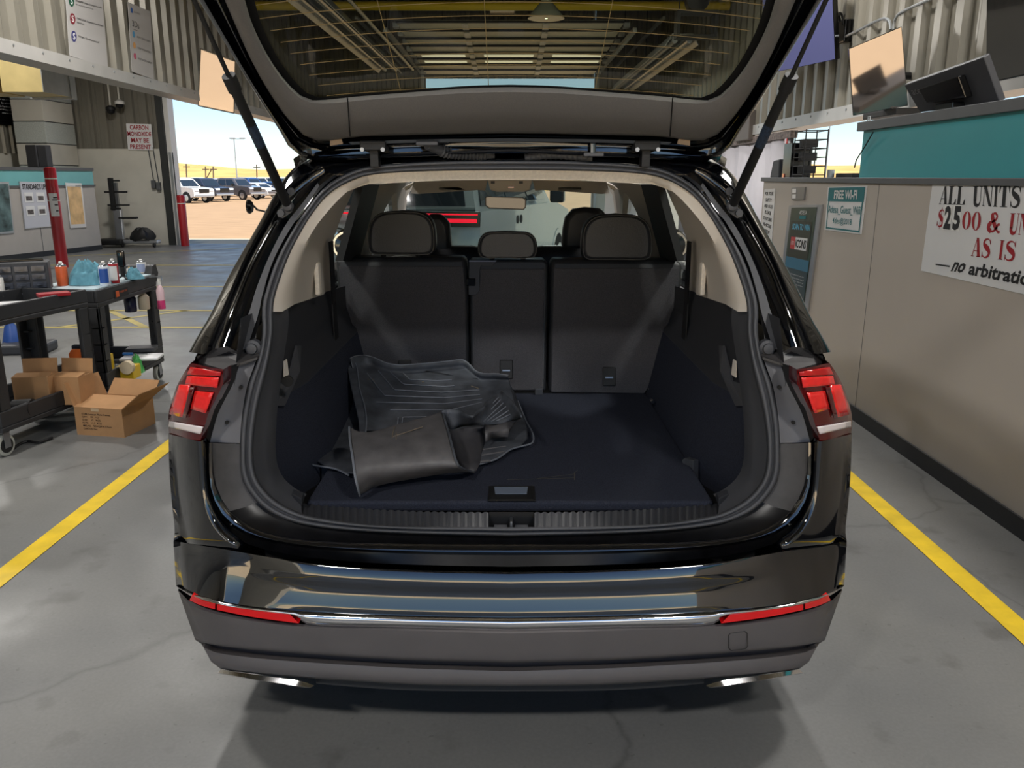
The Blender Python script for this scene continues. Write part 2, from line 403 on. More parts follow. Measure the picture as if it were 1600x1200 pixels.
# --- grey jamb panel beside the lamps, recess wall, clear shelf
G_i = px([(1192,558),(1198,575),(1208,604),(1216,652),(1219,692)], 10); G_o = px([(1219,567),(1230,600),(1243,625),(1254,648),(1266,691)], 10)
rows = [[onO(u, v, .0 + .004 * math.sin(t * 3.1)) for u, v in blend(G_i, G_o, t)] for t in (0, .3, .6, 1)]
MB().loft(rows).pair('jamb_panel', m_jamb, car, smooth=True)
for u, v in ((1218, 605.5), (1240, 660.5)):
    for sx in (1, -1):
        p = onO(u, v, -.006); p.x *= sx
        MB().lathe([(.0052, 0), (.0052, .004)], p, 12, 'Y').build('bolt_hole', m_black, car)
TL_L = px([(1245,577),(1245,600),(1256,622),(1269,648),(1276,672),(1281,690)], 12, False)
TL_R = px([(1296,567),(1308,585),(1320,609),(1331,648),(1331,664),(1330,679)], 12)
yTL = lambda u, v: onB(u, v, .040)
rows = [[onO(u, v) for u, v in px([(1219,567),(1230,600),(1243,625),(1254,648),(1266,691)], 12)], [yTL(u, v) + Vector((-.002, .035, 0)) for u, v in TL_L]]
MB().loft(rows).pair('lamp_recess', m_black, car, smooth=True)
ring = [(1186,553),(1224,549),(1240,541),(1262,546),(1286,556),(1284,566),(1245,577),(1219,567),(1192,558)]
for sx in (1, -1):
    P = []
    for i, (u, v) in enumerate(ring):
        p = onY(u, v, [.23, .25, .27, .27, .27, .20, .17, .20, .21][i]); p.x *= sx; P.append(p)
    MB().prism(P, (0, .0, -.006)).build('rain_shelf', m_dirt, car)
    q0 = [onY(u, v, .235) for u, v in ((1222,556),(1236,549),(1270,561),(1274,573),(1236,563))]
    for p in q0: p.x *= sx
    MB().prism(q0, (0, .006, -.004)).build('shelf_film', m_clear, car)
    b = onO(1199, 544, .0); b.x *= sx
    MB().lathe([(.021, .02), (.021, 0), (.014, -.004), (.013, -.012), (.011, -.013)], b, 18, 'Y').build('bump_stop', m_rub, car, smooth=True)
# --- tail lamps
for sx in (1, -1):
    fl = lambda pts: [Vector((p.x * sx, p.y, p.z)) for p in pts]
    rows = []
    for k in range(9):
        t = k / 8; rows.append(fl([yTL(u, v) + Vector((0, -.006 * math.sin(math.pi * min(1, t * 1.2 + .05)), 0)) for u, v in blend(TL_L, TL_R, t)]))
    first = [p + Vector((-.003 * sx, .05, 0)) for p in rows[0]]; e = rows[-1]
    rows = [first] + rows + [[p + Vector((.003 * sx, .06, 0)) for p in e], [p + Vector((.004 * sx, .30, .01)) for p in e]]
    tl = MB().loft(rows).build('tail_lamp', m_redd, car, smooth=True, angle=60)
    def quadpatch(poly, off, name, mat, sub=3):
        a, b, c_, d_ = poly; rows = []
        for i in range(5):
            t = i / 4; L_ = (lerp(a[0], d_[0], t), lerp(a[1], d_[1], t)); R_ = (lerp(b[0], c_[0], t), lerp(b[1], c_[1], t))
            rows.append(fl([yTL(lerp(L_[0], R_[0], s / 5), lerp(L_[1], R_[1], s / 5)) + Vector((0, off, 0)) for s in range(6)]))
        MB().loft(rows).build(name, mat, tl, smooth=True, solid=.004)
    quadpatch([(1250,588),(1299,586),(1302,599),(1253,604)], -.012, 'brake_lamp', m_redb)
    quadpatch([(1295,600),(1311,599),(1327,645),(1307,650)], -.012, 'brake_lamp', m_redb)
    quadpatch([(1259,612),(1287,609),(1294,637),(1271,644)], -.011, 'turn_lamp', m_redb)
    quadpatch([(1275,665),(1327,656),(1327,665),(1279,676)], -.012, 'reversing_lamp', m_white)
    quadpatch([(1247,580),(1294,572),(1300,584),(1248,586)], -.011, 'lamp_rim', m_red)
    quadpatch([(1288,604),(1294,603),(1306,650),(1301,651)], -.014, 'lamp_divider', m_redd)
# --- upper body channel, D-pillars
C0 = px([(1020,261),(1064,277),(1092,298),(1113,325),(1133,353),(1162,406),(1181,462),(1185,485),(1184,519),(1192,560)], 24)
C1 = px([(1030,259),(1068,272),(1097,292),(1122,322),(1141,356),(1171,413),(1192,463),(1203,490),(1214,520),(1224,551)], 24)
C2 = px([(1050,255),(1090,262),(1120,280),(1148,305),(1176,350),(1207,406),(1226,451),(1247,500),(1258,526),(1268,552)], 24)
C3 = px([(1056,254),(1095,259),(1126,274),(1154,300),(1183,348),(1213,403),(1233,449),(1254,498),(1266,524),(1278,553)], 24)
C4 = px([(1070,252),(1112,253),(1139,266),(1163,300),(1190,350),(1212,388),(1238,434),(1269,498),(1286,526),(1299,550)], 24)
def rw(C, off): return [onO(u, v, off) for u, v in C]
def fwd(rowA, dx, dy): return [Vector((p.x + dx, p.y + dy, p.z + (.0 if p.z < 1.3 else .01))) for p in rowA]
r4 = rw(C4, .03)
rows = [rw(C0, .03), rw(C1, .02), rw(blend(C1, C2, .4), .045), rw(blend(C1, C2, .85), .04), rw(C2, .03), rw(blend(C2, C3, .5), -.002), rw(C3, .0), rw(blend(C3, C4, .4), .012), rw(blend(C3, C4, .8), .015), r4, fwd(r4, .004, .06), fwd(r4, .006, .35)]
MB().loft(rows).pair('rear_pillar', m_paint, car, smooth=True, angle=70)
st_i = px([(1095,290),(1113,318),(1136,350),(1166,404),(1184,460),(1190,490),(1200,520),(1208,545)], 18)
st_o = px([(1098,286),(1122,318),(1147,350),(1174,402),(1195,455),(1203,483),(1215,516),(1224,548)], 18)
MB().loft([[onO(u, v, .03) for u, v in st_i], [onO(u, v, .008) for u, v in st_i], [onO(u, v, .008) for u, v in st_o], [onO(u, v, .03) for u, v in st_o]]).pair('pillar_trim', m_gplas, car, smooth=True, angle=40)
# --- roof, body sides, bonnet, underbody, wheels
rt = []
for y, x, z in ((.50, .60, 1.575), (.56, .62, 1.60), (1.0, .64, 1.635), (1.8, .65, 1.655), (2.5, .64, 1.64), (2.95, .60, 1.57)):
    rt.append(whole([Vector((x * t, y, z + .03 * (1 - t * t) - (.03 if t == 1 else 0))) for t in (0, .25, .5, .75, .9, 1)]))
MB().loft(rt).build('roof', m_paint, car, smooth=True, angle=180)
prof = [(.90, .30), (.93, .42), (.935, .62), (.925, .80), (.925, .93), (.90, 1.02), (.865, 1.075)]
sd = []
for y in (.42, .7, 1.2, 2.0, 3.0, 3.6, 4.1, 4.45): sd.append([Vector((x - (.0 if y < 4 else .08 * (y - 4) / .45), y, z - (0.0 if y < 3.4 else .10 * (y - 3.4))) ) for x, z in prof])
bs = MB().loft(sd).pair('body_side', m_paint, car, smooth=True, angle=60)
MB().box(-.90, .90, .28, 4.5, .22, .30).build('underbody', m_black, car)
hood = [whole([Vector((x * t, y, z + .02 * (1 - t * t))) for t in (0, .4, .8, 1)]) for y, x, z in ((3.55, .84, 1.02), (4.0, .82, .98), (4.4, .76, .90), (4.55, .70, .75), (4.58, .70, .45))]
MB().loft(hood).build('bonnet', m_paint, car, smooth=True, angle=180)
MB().box(-.72, .72, 4.55, 4.62, .25, .70).build('front_bumper', m_clad, car, bevel=.02)
for y in (1.05, 3.75):
    for sx in (1, -1):
        w = MB().lathe([(.20, -.11), (.33, -.105), (.345, -.07), (.345, .07), (.33, .105), (.20, .11)], (sx * .80, y, .345), 28, 'X').build('wheel', m_tyre, car, smooth=True, angle=40)
        MB().lathe([(.21, -.09), (.20, .09), (.05, .10)], (sx * (.80 + .005), y, .345), 20, 'X').build('rim', m_silv, w)
# --- interior: floor, sides, headliner, pillars
ZF = .655
fl_o = MB().box(-.56, .56, .235, 1.40, ZF - .03, ZF).build('cargo_floor', m_carp, car, bevel=.008)
MB().box(-.66, .66, .16, 1.45, .52, .60).build('boot_well', m_black, car)
# recessed pull handle in the floor panel
h0 = [onZ(u, v, ZF + .003) for u, v in ((764,759),(835,759),(837,783),(762,783))]
h1 = [onZ(u, v, ZF + .006) for u, v in ((768,761),(831,761),(833,780),(766,780))]
hd = MB().loft([h0, h1], cu=True); hd.add(h1, [(0,1,2,3)]); hd = hd.build('floor_handle', m_black, fl_o)
h2 = [onZ(u, v, ZF + .009) for u, v in ((772,760.5),(825,760.5),(823,771),(774,771))]
MB().prism(h2, (0, 0, -.002)).build('handle_plate', M('grey blue handle', (108, 118, 134), 0.35), hd)
# scuff marks on the carpet
sc = MB()
for a, b in (((792,750),(897,747)), ((840,748),(898,741)), ((897,738),(897,750)), ((897,739),(903,735))):
    p, q = onZ(*a, ZF + .0015), onZ(*b, ZF + .0015); w = Vector((0, .0035, 0)) if abs(p.x - q.x) > .01 else Vector((.0035, 0, 0))
    sc.add([p, q, q + w, p + w], [(0,1,2,3)])
sc.build('scuff_mark', M('pale scuff', (76, 72, 66), 0.9), fl_o)
for sx in (1, -1):
    zs = [.60, .655, .72, .78, .84, .90, .915, .93, 1.0, 1.06, 1.10, 1.14, 1.17]; ys = [.20, .26, .34, .45, .6, .8, 1.0, 1.2, 1.46]
    def sx_(y, z):
        base = .56 + .10 * min(1, max(0, (z - .655) / .35)) + (.012 if z > .92 else 0)
        pocket = .11 * max(0, 1 - (y - .20) / .36) ** .7 * max(0, 1 - (z - .655) / .6) if y < .56 else 0
        return base + pocket
    low = [[Vector((sx * sx_(y, z), y, z)) for y in ys] for z in zs if z <= .91]
    MB().loft(low).build('side_carpet', m_carp, car, smooth=True, angle=180)
    up = [[Vector((sx * sx_(y, z), y, z - (.07 * max(0, y - .3) if z > 1.05 else 0))) for y in ys] for z in zs if z >= .90]
    up = [[Vector((sx * (sx_(y, .90)), y, .90)) for y in ys]] + up
    sp = MB().loft(up).build('side_trim', m_dplas, car, smooth=True, angle=50)
    # grab bracket, slots, recess outline
    f_ = lambda u, v, d=.0: onF(u, v, lambda p: p.x - sx_(p.y, p.z) + d)
    br = [f_(u, v, .006) for u, v in ((1126,540),(1133,540),(1146,595),(1166,602),(1166,634),(1152,634),(1128,580))]
    MB().prism([Vector((p.x * sx, p.y, p.z)) for p in br], (-.006 * sx, 0, 0)).build('side_bracket', m_gplas, sp)
    for q in (((1147,561),(1151,564),(1151,590),(1144,585)), ((1147,495),(1150,496),(1149,522),(1146,520))):
        MB().prism([Vector((p.x * sx, p.y, p.z)) for p in [f_(u, v, .012) for u, v in q]], (-.003 * sx, 0, 0)).build('slot', m_beige if q[0][1] > 520 else m_gplas, sp)
    q = [f_(u, v, .01) for u, v in ((1074,717),(1079,714),(1092,718),(1092,752),(1078,733))]
    MB().prism([Vector((p.x * sx, p.y, p.z)) for p in q], (-.02 * sx, -.01, 0)).build('floor_clip', m_gplas, car, bevel=.002)
    e = onZ(1019, 627, .68); e.x *= sx
    MB().lathe([(.006, -.012), (.010, -.008), (.010, .008), (.006, .012)], e, 12, 'Y').build('lashing_eye', m_chrome, car, smooth=True)
    q = [onZ(u, v, .665) for u, v in ((1118,780),(1135,774),(1138,782),(1122,790))]
    MB().prism([Vector((p.x * sx, p.y, p.z)) for p in q], (0, 0, .02)).build('floor_stop', m_dplas, car, bevel=.003)
    if sx < 0:
        b = onY(450, 595, .36); MB().lathe([(.016, -.006), (.014, .006)], b, 14, 'Y').build('power_socket', m_black, car)
# beige rear pillar trims: jamb edge to quarter window
SI = px([(1020,275),(1060,290),(1085,308),(1105,333),(1118,353),(1142,399),(1164,462),(1168,487)], 20)
SB = px([(1017,284),(1048,297),(1071,318),(1090,340),(1102,356),(1127,400),(1150,462),(1153,487)], 20)
WE = px([(1012,287),(1036,290),(1050,316),(1061,340),(1069,362),(1076,384),(1077,420),(1077,456)], 20)
def xs(z): return .68 - .115 * max(0, (z - 1.1) / .42)
def onS(u, v, d=0.0): return onF(u, v, lambda p: p.x - xs(p.z) + d)
rA = [onO(u, v, .012) for u, v in SI]; rB = [onO(u, v, .035) for u, v in SB]; rC = [onS(u, v) for u, v in WE]
rM = [a.lerp(b, .30) + Vector((.018, 0, 0)) for a, b in zip(rB, rC)]; rN = [a.lerp(b, .7) + Vector((.006, 0, 0)) for a, b in zip(rB, rC)]
MB().loft([rA, rB, rM, rN, rC, [p + Vector((.05, .01, 0)) for p in rC]]).pair('pillar_cover', m_beige, car, smooth=True, angle=60)
for sx in (1, -1):
    b0 = onS(1098, 425, .012); b0.x *= sx
    MB().box(b0.x - .008, b0.x + .008, b0.y - .018, b0.y + .018, b0.z - .075, b0.z + .03).build('coat_hook', m_beiget, car, bevel=.005)
# header
hA = px([(797,266),(900,267),(980,270),(1027,276),(1060,290)], 16); hB = px([(797,281),(900,282),(980,286),(1020,288),(1050,299)], 16)
rA = whole([onO(u, v, .012) for u, v in hA]); rB = whole([onO(u, v, .05) for u, v in hB])
MB().loft([rA, rB, [p + Vector((0, .05, .03)) for p in rB]]).build('roof_header', m_beiget, car, smooth=True, angle=60)
hl = [whole([Vector((x * t, y, z + .02 * (1 - t ** 4))) for t in (0, .4, .7, .9, 1)]) for y, x, z in ((.55, .56, 1.515), (1.2, .58, 1.52), (2.2, .58, 1.525), (2.75, .55, 1.50))]
MB().loft(hl).build('headliner', m_head, car, smooth=True)
def sidepoly(pts, d, name, mat, thick=.03):
    for sx in (1, -1):
        P = [onS(u, v, d) for u, v in pts]
        MB().prism([Vector((p.x * sx, p.y, p.z)) for p in P], (thick * sx, 0, 0)).build(name, mat, car)
sidepoly([(1001,288),(1026,288),(1058,408),(1033,408)], .0, 'door_frame', m_black)
sidepoly([(950,283),(1002,288),(1034,408),(1016,408),(1000,345),(992,326),(979,303),(972,300)], -.01, 'centre_pillar', m_beige)
sidepoly([(940,284),(975,300),(972,334),(961,336),(957,304)], -.02, 'front_pillar', m_beige)
for sx in (1, -1):
    MB().box(min(sx*.70, sx*.74), max(sx*.70, sx*.74), 1.2, 3.3, .4, 1.06).build('door_card', m_dplas, car)
    w = MB().add([Vector((sx * (xs(z) + .05 + e * .0), y, z)) for y, z, e in ((.95, 1.08, 0), (3.25, 1.06, 0), (2.75, 1.50, 0), (1.05, 1.52, 0))], [(0,1,2,3)])
    w.build('side_window', m_side, car)
    # seat belt
    P = [onS(u, v, .03) for u, v in ((1079,378),(1073,376),(1069,470),(1062,560),(1069,562),(1074,475))]
    MB().prism([Vector((p.x * sx, p.y, p.z)) for p in P], (.004 * sx, 0, 0)).build('seat_belt', m_black, car)
    # door mirror
    mp = onY(1064, 397, 3.1); mp = Vector((sx * .98, 3.1, 1.12))
    mm = MB().lathe([(.03, -.04), (.09, -.02), (.10, .03), (.07, .09)], mp, 16, 'Y').build('door_mirror', m_paint, car, smooth=True)
    MB().lathe([(.085, -.026), (.085, -.024)], mp, 16, 'Y').build('mirror_glass', m_chrome, mm)
MB().add([Vector(p) for p in ((-.60, 3.55, 1.0), (.60, 3.55, 1.0), (.54, 2.85, 1.50), (-.54, 2.85, 1.50))], [(0,1,2,3)]).build('windscreen', m_wind, car)
ds = [whole([Vector((x * t, y, z + .015 * (1 - t * t))) for t in (0, .3, .6, .85, 1)]) for y, x, z in ((2.75, .70, .80), (2.78, .70, .98), (2.95, .70, 1.02), (3.3, .66, 1.02), (3.6, .6, 1.0))]
MB().loft(ds).build('dashboard', m_dplas, car, smooth=True, angle=180)
sw = onY(716, 398, 2.5)
wh = MB(); ring_ = [Vector((-.34 + .185 * math.cos(a), 2.45 + .06 * math.sin(a), .95 + .175 * math.sin(a))) for a in [2 * math.pi * i / 28 for i in range(29)]]
wh.tube(ring_, .015, 8, False).build('steering_wheel', m_leath, car, smooth=True)
bn = MB().loft([[Vector((-.34 + .26 * math.cos(a), y, .98 + h * math.sin(a))) for a in [math.pi * i / 14 for i in range(15)]] for y, h in ((2.72, .10), (2.95, .12), (3.2, .05))])
bn.build('instrument_hood', m_dplas, car, smooth=True)
# visors, overhead console, mirror
for sx in (1, -1):
    MB().add([onY(u, v, 2.66) if sx > 0 else mir(onY(u, v, 2.66)) for u, v in ((832,281),(947,283),(952,302),(940,303),(848,297),(836,298))], [(0,1,2,3,4,5)]).build('sun_visor', m_head, car, solid=.015)
    q = [onY(u, v, 2.645) for u, v in ((872,292),(908,293),(908,298),(872,297))]
    MB().prism([q_ if sx > 0 else mir(q_) for q_ in q], (0, .004, 0)).build('warning_label', M('white visor label', (226, 220, 206), 0.6), car)
    q = [onY(u, v, 2.0) for u, v in ((947,285),(962,292),(961,298),(955,295))]
    MB().prism([q_ if sx > 0 else mir(q_) for q_ in q], (0, .03, 0)).build('grab_handle', m_beige, car, bevel=.003)
q = [onY(u, v, 2.55) for u, v in ((762,281),(832,281),(828,297),(818,300),(776,300),(766,297))]
oc = MB().prism(q, (0, .2, 0)).build('overhead_console', m_beige, car, bevel=.006)
MB().prism([onY(u, v, 2.54) for u, v in ((794,291.5),(803,291.5),(803,294),(794,294))], (0, .004, 0)).build('sos_button', m_red, oc)
for u in (767, 811): MB().prism([onY(u, v, 2.54) for u, v in ((u,283),(u+6,283),(u+6,287),(u,287))], (0, .004, 0)).build('vent_slot', m_gplas, oc)
q = [onY(u, v, 2.62) for u, v in ((758,308),(762,306),(817,308),(822,312),(822,324),(818,328),(764,326),(758,321))]
mi_ = MB().prism(q, (0, .03, 0)).build('rear_view_mirror', m_gblack, car, bevel=.003)
MB().prism([p + Vector((0, -.002, 0)) for p in [onY(u, v, 2.618) for u, v in ((760,309),(763,308),(816,310),(820,313),(820,323),(817,326),(765,324),(760,320))]], (0, .001, 0)).build('mirror_face', M('mirror tinted as dark reflection', (40, 46, 56), 0.05, coat=1.0), mi_)  # dark bluish reflection is put into the face colour
MB().box(-.02, .02, 2.64, 2.70, 1.44, 1.52).build('mirror_stalk', m_black, mi_)
# --- rear seat backs and head restraints
def onSeat(u, v, d=0.0): return onF(u, v, lambda p: p.y - (1.385 + .30 * max(0, p.z - ZF)) + d)
def seat(name, outline, hr, label=None):
    P = [onSeat(u, v) for u, v in outline]
    s = MB().prism(P, (0, .12, .0)).build(name, m_leath, car, bevel=.02, seg=3, smooth=True, angle=30)
    c = sum((Vector((u, v, 0)) for u, v in outline), Vector()) / len(outline)
    inner = []
    vt = min(v for u, v in outline)
    for u, v in outline:
        uu = u + (5 if u < c.x else -5); vv = max(v - 2 if v > c.y else v, vt + 14)
        inner.append((uu, vv))
    MB().prism([onSeat(u, v, .004) for u, v in inner], (0, .02, 0)).build('carpet_panel', m_seatc, s, bevel=.004)
    if hr:
        u0, u1, v0, v1, r_ = hr
        def hrp(uv_, Y): return onY(uv_[0], uv_[1], Y)
        rr_ = min(r_, (v1 - v0) * .5); out = [(u0+10,v1),(u0+3,v1-3),(u0,v1-10),(u0,v0+rr_*1.15),(u0+rr_*.10,v0+rr_*.62),(u0+rr_*.36,v0+rr_*.27),(u0+rr_*.75,v0+rr_*.08),(u0+rr_*1.4,v0+1),((u0+u1)/2,v0),(u1-rr_*1.4,v0+1),(u1-rr_*.75,v0+rr_*.08),(u1-rr_*.36,v0+rr_*.27),(u1-rr_*.10,v0+rr_*.62),(u1,v0+rr_*1.15),(u1,v1-10),(u1-3,v1-3),(u1-10,v1),((u0+u1)/2,v1)]
        loop = px(out + [out[0]], 37)[:-1]
        yb = onSeat((u0+u1)/2, v1 + 8).y - .02; cu_, cv_ = (u0+u1)/2, (v0+v1)/2
        rows = []
        for sc_, dy in ((.86, .0), (.965, .004), (1, .02), (1, .07), (.93, .10), (.6, .11)):
            rows.append([onY(cu_ + (u - cu_) * sc_, cv_ + (v - cv_) * sc_, yb) + Vector((0, dy, 0)) for u, v in loop])
        mb = MB().loft(rows, cu=True); mb.add(rows[0], [tuple(range(36))])
        h = mb.build('head_restraint', m_leath, s, smooth=True, angle=60)
        lp = [onY(cu_ + (u - cu_) * .955, cv_ + (v - cv_) * .95, yb - .001) for u, v in loop]
        MB().tube(lp + [lp[0]], .0011, 5, False).build('stitching', m_stitch, h)
        for du in (-.26, .26):
            uu = cu_ + (u1 - u0) * du; a = onY(uu, v1 - 4, yb + .05); b = onY(uu, v1 + 10, yb + .06)
            MB().tube([a, b], .011, 10).build('restraint_post', m_black, h, smooth=True)
    return s
s1 = seat('rear_seat_back', [(527,402),(728,402),(732,450),(734,612),(545,612),(538,570),(530,500),(524,410)], (574,680,329,399,32))
s2 = seat('rear_seat_back', [(733,406),(850,406),(856,412),(853,612),(736,612)], (746,840,362,404,26))
s3 = seat('rear_seat_back', [(860,405),(1055,406),(1067,412),(1062,480),(1052,560),(1040,575),(1012,617),(856,615)], (909,1020,334,407,34))
def latchplate(s, u, v):
    w = MB().prism([onSeat(u + a, v + b, .012) for a, b in ((-10,-14),(10,-14),(10,15),(-10,15))], (0, .02, 0)).build('anchor_bezel', m_black, s, bevel=.003)
    MB().prism([onSeat(u + a, v + b, .013) for a, b in ((-6,-10),(6,-10),(6,0),(-6,0))], (0, .004, 0)).build('anchor_pocket', m_black, w)
    MB().prism([onSeat(u + a, v + b, .016) for a, b in ((-6,1),(6,1),(6,3),(-6,3))], (0, .006, 0)).build('anchor_bar', m_steel, w)
latchplate(s2, 791, 577); latchplate(s3, 952, 588); latchplate(s1, 632, 577)
lv = MB().prism([onSeat(u, v, .012) for u, v in ((733,407),(777,407),(770,415),(752,415),(750,420),(749,455),(744,461),(732,461))], (0, .012, 0)).build('release_bezel', m_dplas, s2, bevel=.002)
MB().prism([onSeat(u, v, .02) for u, v in ((729,435),(743,435),(743,447),(729,447))], (0, .01, 0)).build('release_lever', m_gblack, lv, bevel=.003)
MB().prism([onSeat(u, v, .014) for u, v in ((733,407),(776,407),(774,409),(733,409))], (0, .004, 0)).build('bezel_edge', m_steel, lv)
for u in (842, 1019): 
    q = onSeat(u, 611, .02); MB().box(q.x - .016, q.x + .016, q.y - .01, q.y + .01, ZF, q.z + .012).build('seat_hinge', m_gplas, car, bevel=.002)
# front seats
for outline, Y in (([(640,400),(650,350),(662,340),(672,335),(690,335),(702,350),(706,398)], 2.05), ([(878,392),(880,360),(884,340),(896,327),(915,324),(938,326),(948,334),(952,392)], 2.05)):
    P = [onY(u, v, Y) for u, v in outline]
    fs = MB().prism(P, (0, .10, 0)).build('front_head_restraint', m_leath, car, bevel=.025, seg=3, smooth=True, angle=30)
    cx = sum(p.x for p in P) / len(P)
    MB().box(cx - .24, cx + .24, Y - .02, Y + .12, .60, 1.20).build('front_seat_back', m_leath, car, bevel=.05, seg=3, smooth=True)
    for dx in (-.06, .06): MB().tube([(cx + dx, Y + .05, 1.18), (cx + dx, Y + .05, 1.30)], .007, 8).build('restraint_post', m_chrome, fs, smooth=True)
# ------------------------------------------------------------------ tailgate (raised)
HPHI = R(38); H0 = Vector((0, .50, 1.59)); HD = Vector((0, -math.cos(HPHI), math.sin(HPHI))); HN = Vector((0, -math.sin(HPHI), -math.cos(HPHI)))
def onH(u, v, off=0.0):
    d = ray(u, v); o = H0 + HN * off; return CAM + d * ((o - CAM).dot(HN) / d.dot(HN))
def hp(x, s, off=0.0): return H0 + HD * s + HN * off + Vector((x, 0, 0))
def hline(pts, ext, off, n1=26, n2=10):
    a = [onH(u, v, off) for u, v in px(pts, n1)]
    b = crv([a[-1]] + [hp(x, s, off) for x, s in ext], n2 + 1)[1:]
    return a + b
OE = [(797,239),(980,247),(1085,252),(1112,250),(1143,229),(1156,206),(1192,150),(1240,72),(1290,-10)]
TE = [(797,208.5),(860,209),(925,210.5),(1040,214),(1088,221),(1115,214),(1132,200),(1162,162),(1200,97),(1243,0),(1247,-10)]
GE = [(797,136),(860,137.5),(925,142),(1040,151),(1087,156),(1110,156),(1126,148),(1150,124),(1175,88),(1200,37),(1214,-10)]
xo = [(.735, .60), (.74, .75), (.72, .95), (.62, 1.12), (.35, 1.16), (0, 1.17)]
xt = [(.66, .60), (.67, .75), (.65, .92), (.56, 1.05), (.32, 1.08), (0, 1.09)]
xg = [(.60, .56), (.60, .62), (.58, .68), (.50, .72), (.30, .735), (0, .74)]
def mixh(A, B, ea, eb, t, off):
    a = hline(A, ea, off); b = hline(B, eb, off); return [p.lerp(q, t) for p, q in zip(a, b)]
gate = MB()
rows = [whole(mixh(GE, GE, xg, xg, 0, -.05)), whole(mixh(OE, OE, xo, xo, 0, -.045)), whole(mixh(OE, OE, xo, xo, 0, -.01))]
for t, o in ((0, 0), (.06, .012), (.2, .014), (.26, .0), (.5, -.012), (.6, .004), (.75, .006), (.85, -.014), (1, -.014)): rows.append(whole(mixh(OE, TE, xo, xt, t, o)))
tg = MB().loft(rows).build('tailgate', m_paint, car, smooth=True, angle=50)
rows = []
for t, o in ((0, -.014), (.015, .012), (.06, .024), (.5, .030), (.9, .020), (.98, .010), (1, -.02)): rows.append(whole(mixh(TE, GE, xt, xg, t, o)))
tp = MB().loft(rows).build('tailgate_trim', m_trim, tg, smooth=True, angle=60)
gl = whole(mixh(GE, GE, xg, xg, 0, -.022)); mb = MB(); nn = len(gl)
mb.add(gl, [tuple(range(nn))]); mb.build('tailgate_glass', m_tint, tg)
# frit border round the glass and trim seams
rows = [whole(mixh(GE, GE, xg, xg, 0, -.018))]; cg = hp(0, .45, -.018)
rows.append([cg + (p - cg) * .965 for p in rows[0]])
MB().loft(rows).build('glass_border', m_black, tg)
for u0, u1 in ((1051,1047),):
    for sx in (1, -1):
        a = onH(u0, 153, .033); b = onH(u1, 213, .031)
        a.x *= sx; b.x *= sx
        MB().tube([a, (a + b) / 2 + HN * .0015, b], .0016, 6).build('trim_seam', m_black, tp)
# defroster wires
for k in range(15):
    s = .165 + k * .037; mb = MB(); rr = [[], []]; hw = min(.60, .475 + .4 * (s - .16)) - .02
    for i in range(31):
        x = hw * (i / 15 - 1); ss = s - .035 * (x / .5) ** 2 + .02
        if ss < .1: ss = .1
        rr[0].append(hp(x, ss - .0011, -.019)); rr[1].append(hp(x, ss + .0011, -.019))
    mb.loft(rr).build('defroster_wire', m_heat, tg)
for x in (-.28, -.055, .215):
    MB().loft([[hp(x * (1 + .12 * i / 4), .2 + .5 * i / 4, -.0195) for i in range(5)], [hp(x * (1 + .12 * i / 4) + .0016, .2 + .5 * i / 4, -.0195) for i in range(5)]]).build('antenna_wire', m_heat, tg)
# chrome-reflecting painted flange, hinges, wiring boot, support bracket
fl = px([(797,216),(940,218),(1050,222)], 12); fl2 = px([(797,221),(940,223),(1045,226)], 12)
MB().loft([whole([onH(u, v, .01) for u, v in fl]), whole([onH(u, v, .012) for u, v in fl2])]).build('inner_flange', M('bare painted flange', (120, 126, 134), 0.2, 0.6), tg, smooth=True)
for sx in (1, -1):
    a = onH(1009, 232, .01); a.x *= sx
    hg = MB().box(a.x - .035, a.x + .035, a.y - .03, a.y + .03, a.z - .006, a.z + .02).build('hinge', m_black, car, bevel=.003)
    MB().box(a.x - .012, a.x + .012, a.y - .012, a.y + .03, a.z - .05, a.z + .01).build('hinge_arm', m_black, hg, bevel=.002)
    for dx in (-.028, .028): MB().lathe([(.006, -.006), (.006, .006)], (a.x + dx, a.y - .03, a.z - .004), 8, 'Y').build('hinge_bolt', m_steel, hg)
    q = [onH(u, v, .006) for u, v in ((1060,217),(1078,219),(1078,226),(1058,223))]
    MB().prism([Vector((p.x * sx, p.y, p.z)) for p in q], HN * .004).build('flange_plate', M('tan primer plate', (196, 172, 148), 0.4), tg)
bt = [onY(u, v, y) for u, v, y in ((668,226,.46),(680,231,.48),(695,237,.50),(715,240,.52),(745,243,.54),(770,245,.56))]
pt = crv(bt, 60)
MB().tube(pt, [.014 + (.004 if (i % 3 == 0 and 12 < i < 52) else 0) for i in range(60)], 12).build('wiring_boot', m_rub, car, smooth=True)
q = onY(668, 224, .46); MB().box(q.x - .03, q.x + .03, q.y - .02, q.y + .02, q.z - .006, q.z + .006).build('boot_collar', m_rub, car, bevel=.003)
q = onY(926, 241, .48); hk = MB().box(q.x - .025, q.x + .03, q.y - .01, q.y + .01, q.z - .006, q.z + .004).build('gate_bracket', m_gplas, car, bevel=.002)
MB().tube([q, q + Vector((0, .0, .035))], .008, 8).build('bracket_pin', m_steel, hk)
pt = crv([onY(u, v, .53) for u, v in ((820,247),(860,243),(900,245),(925,248))], 40)
MB().tube(pt, [.010 + (.002 if i % 3 == 0 else 0) for i in range(40)], 10).build('washer_hose', m_rub, car, smooth=True)
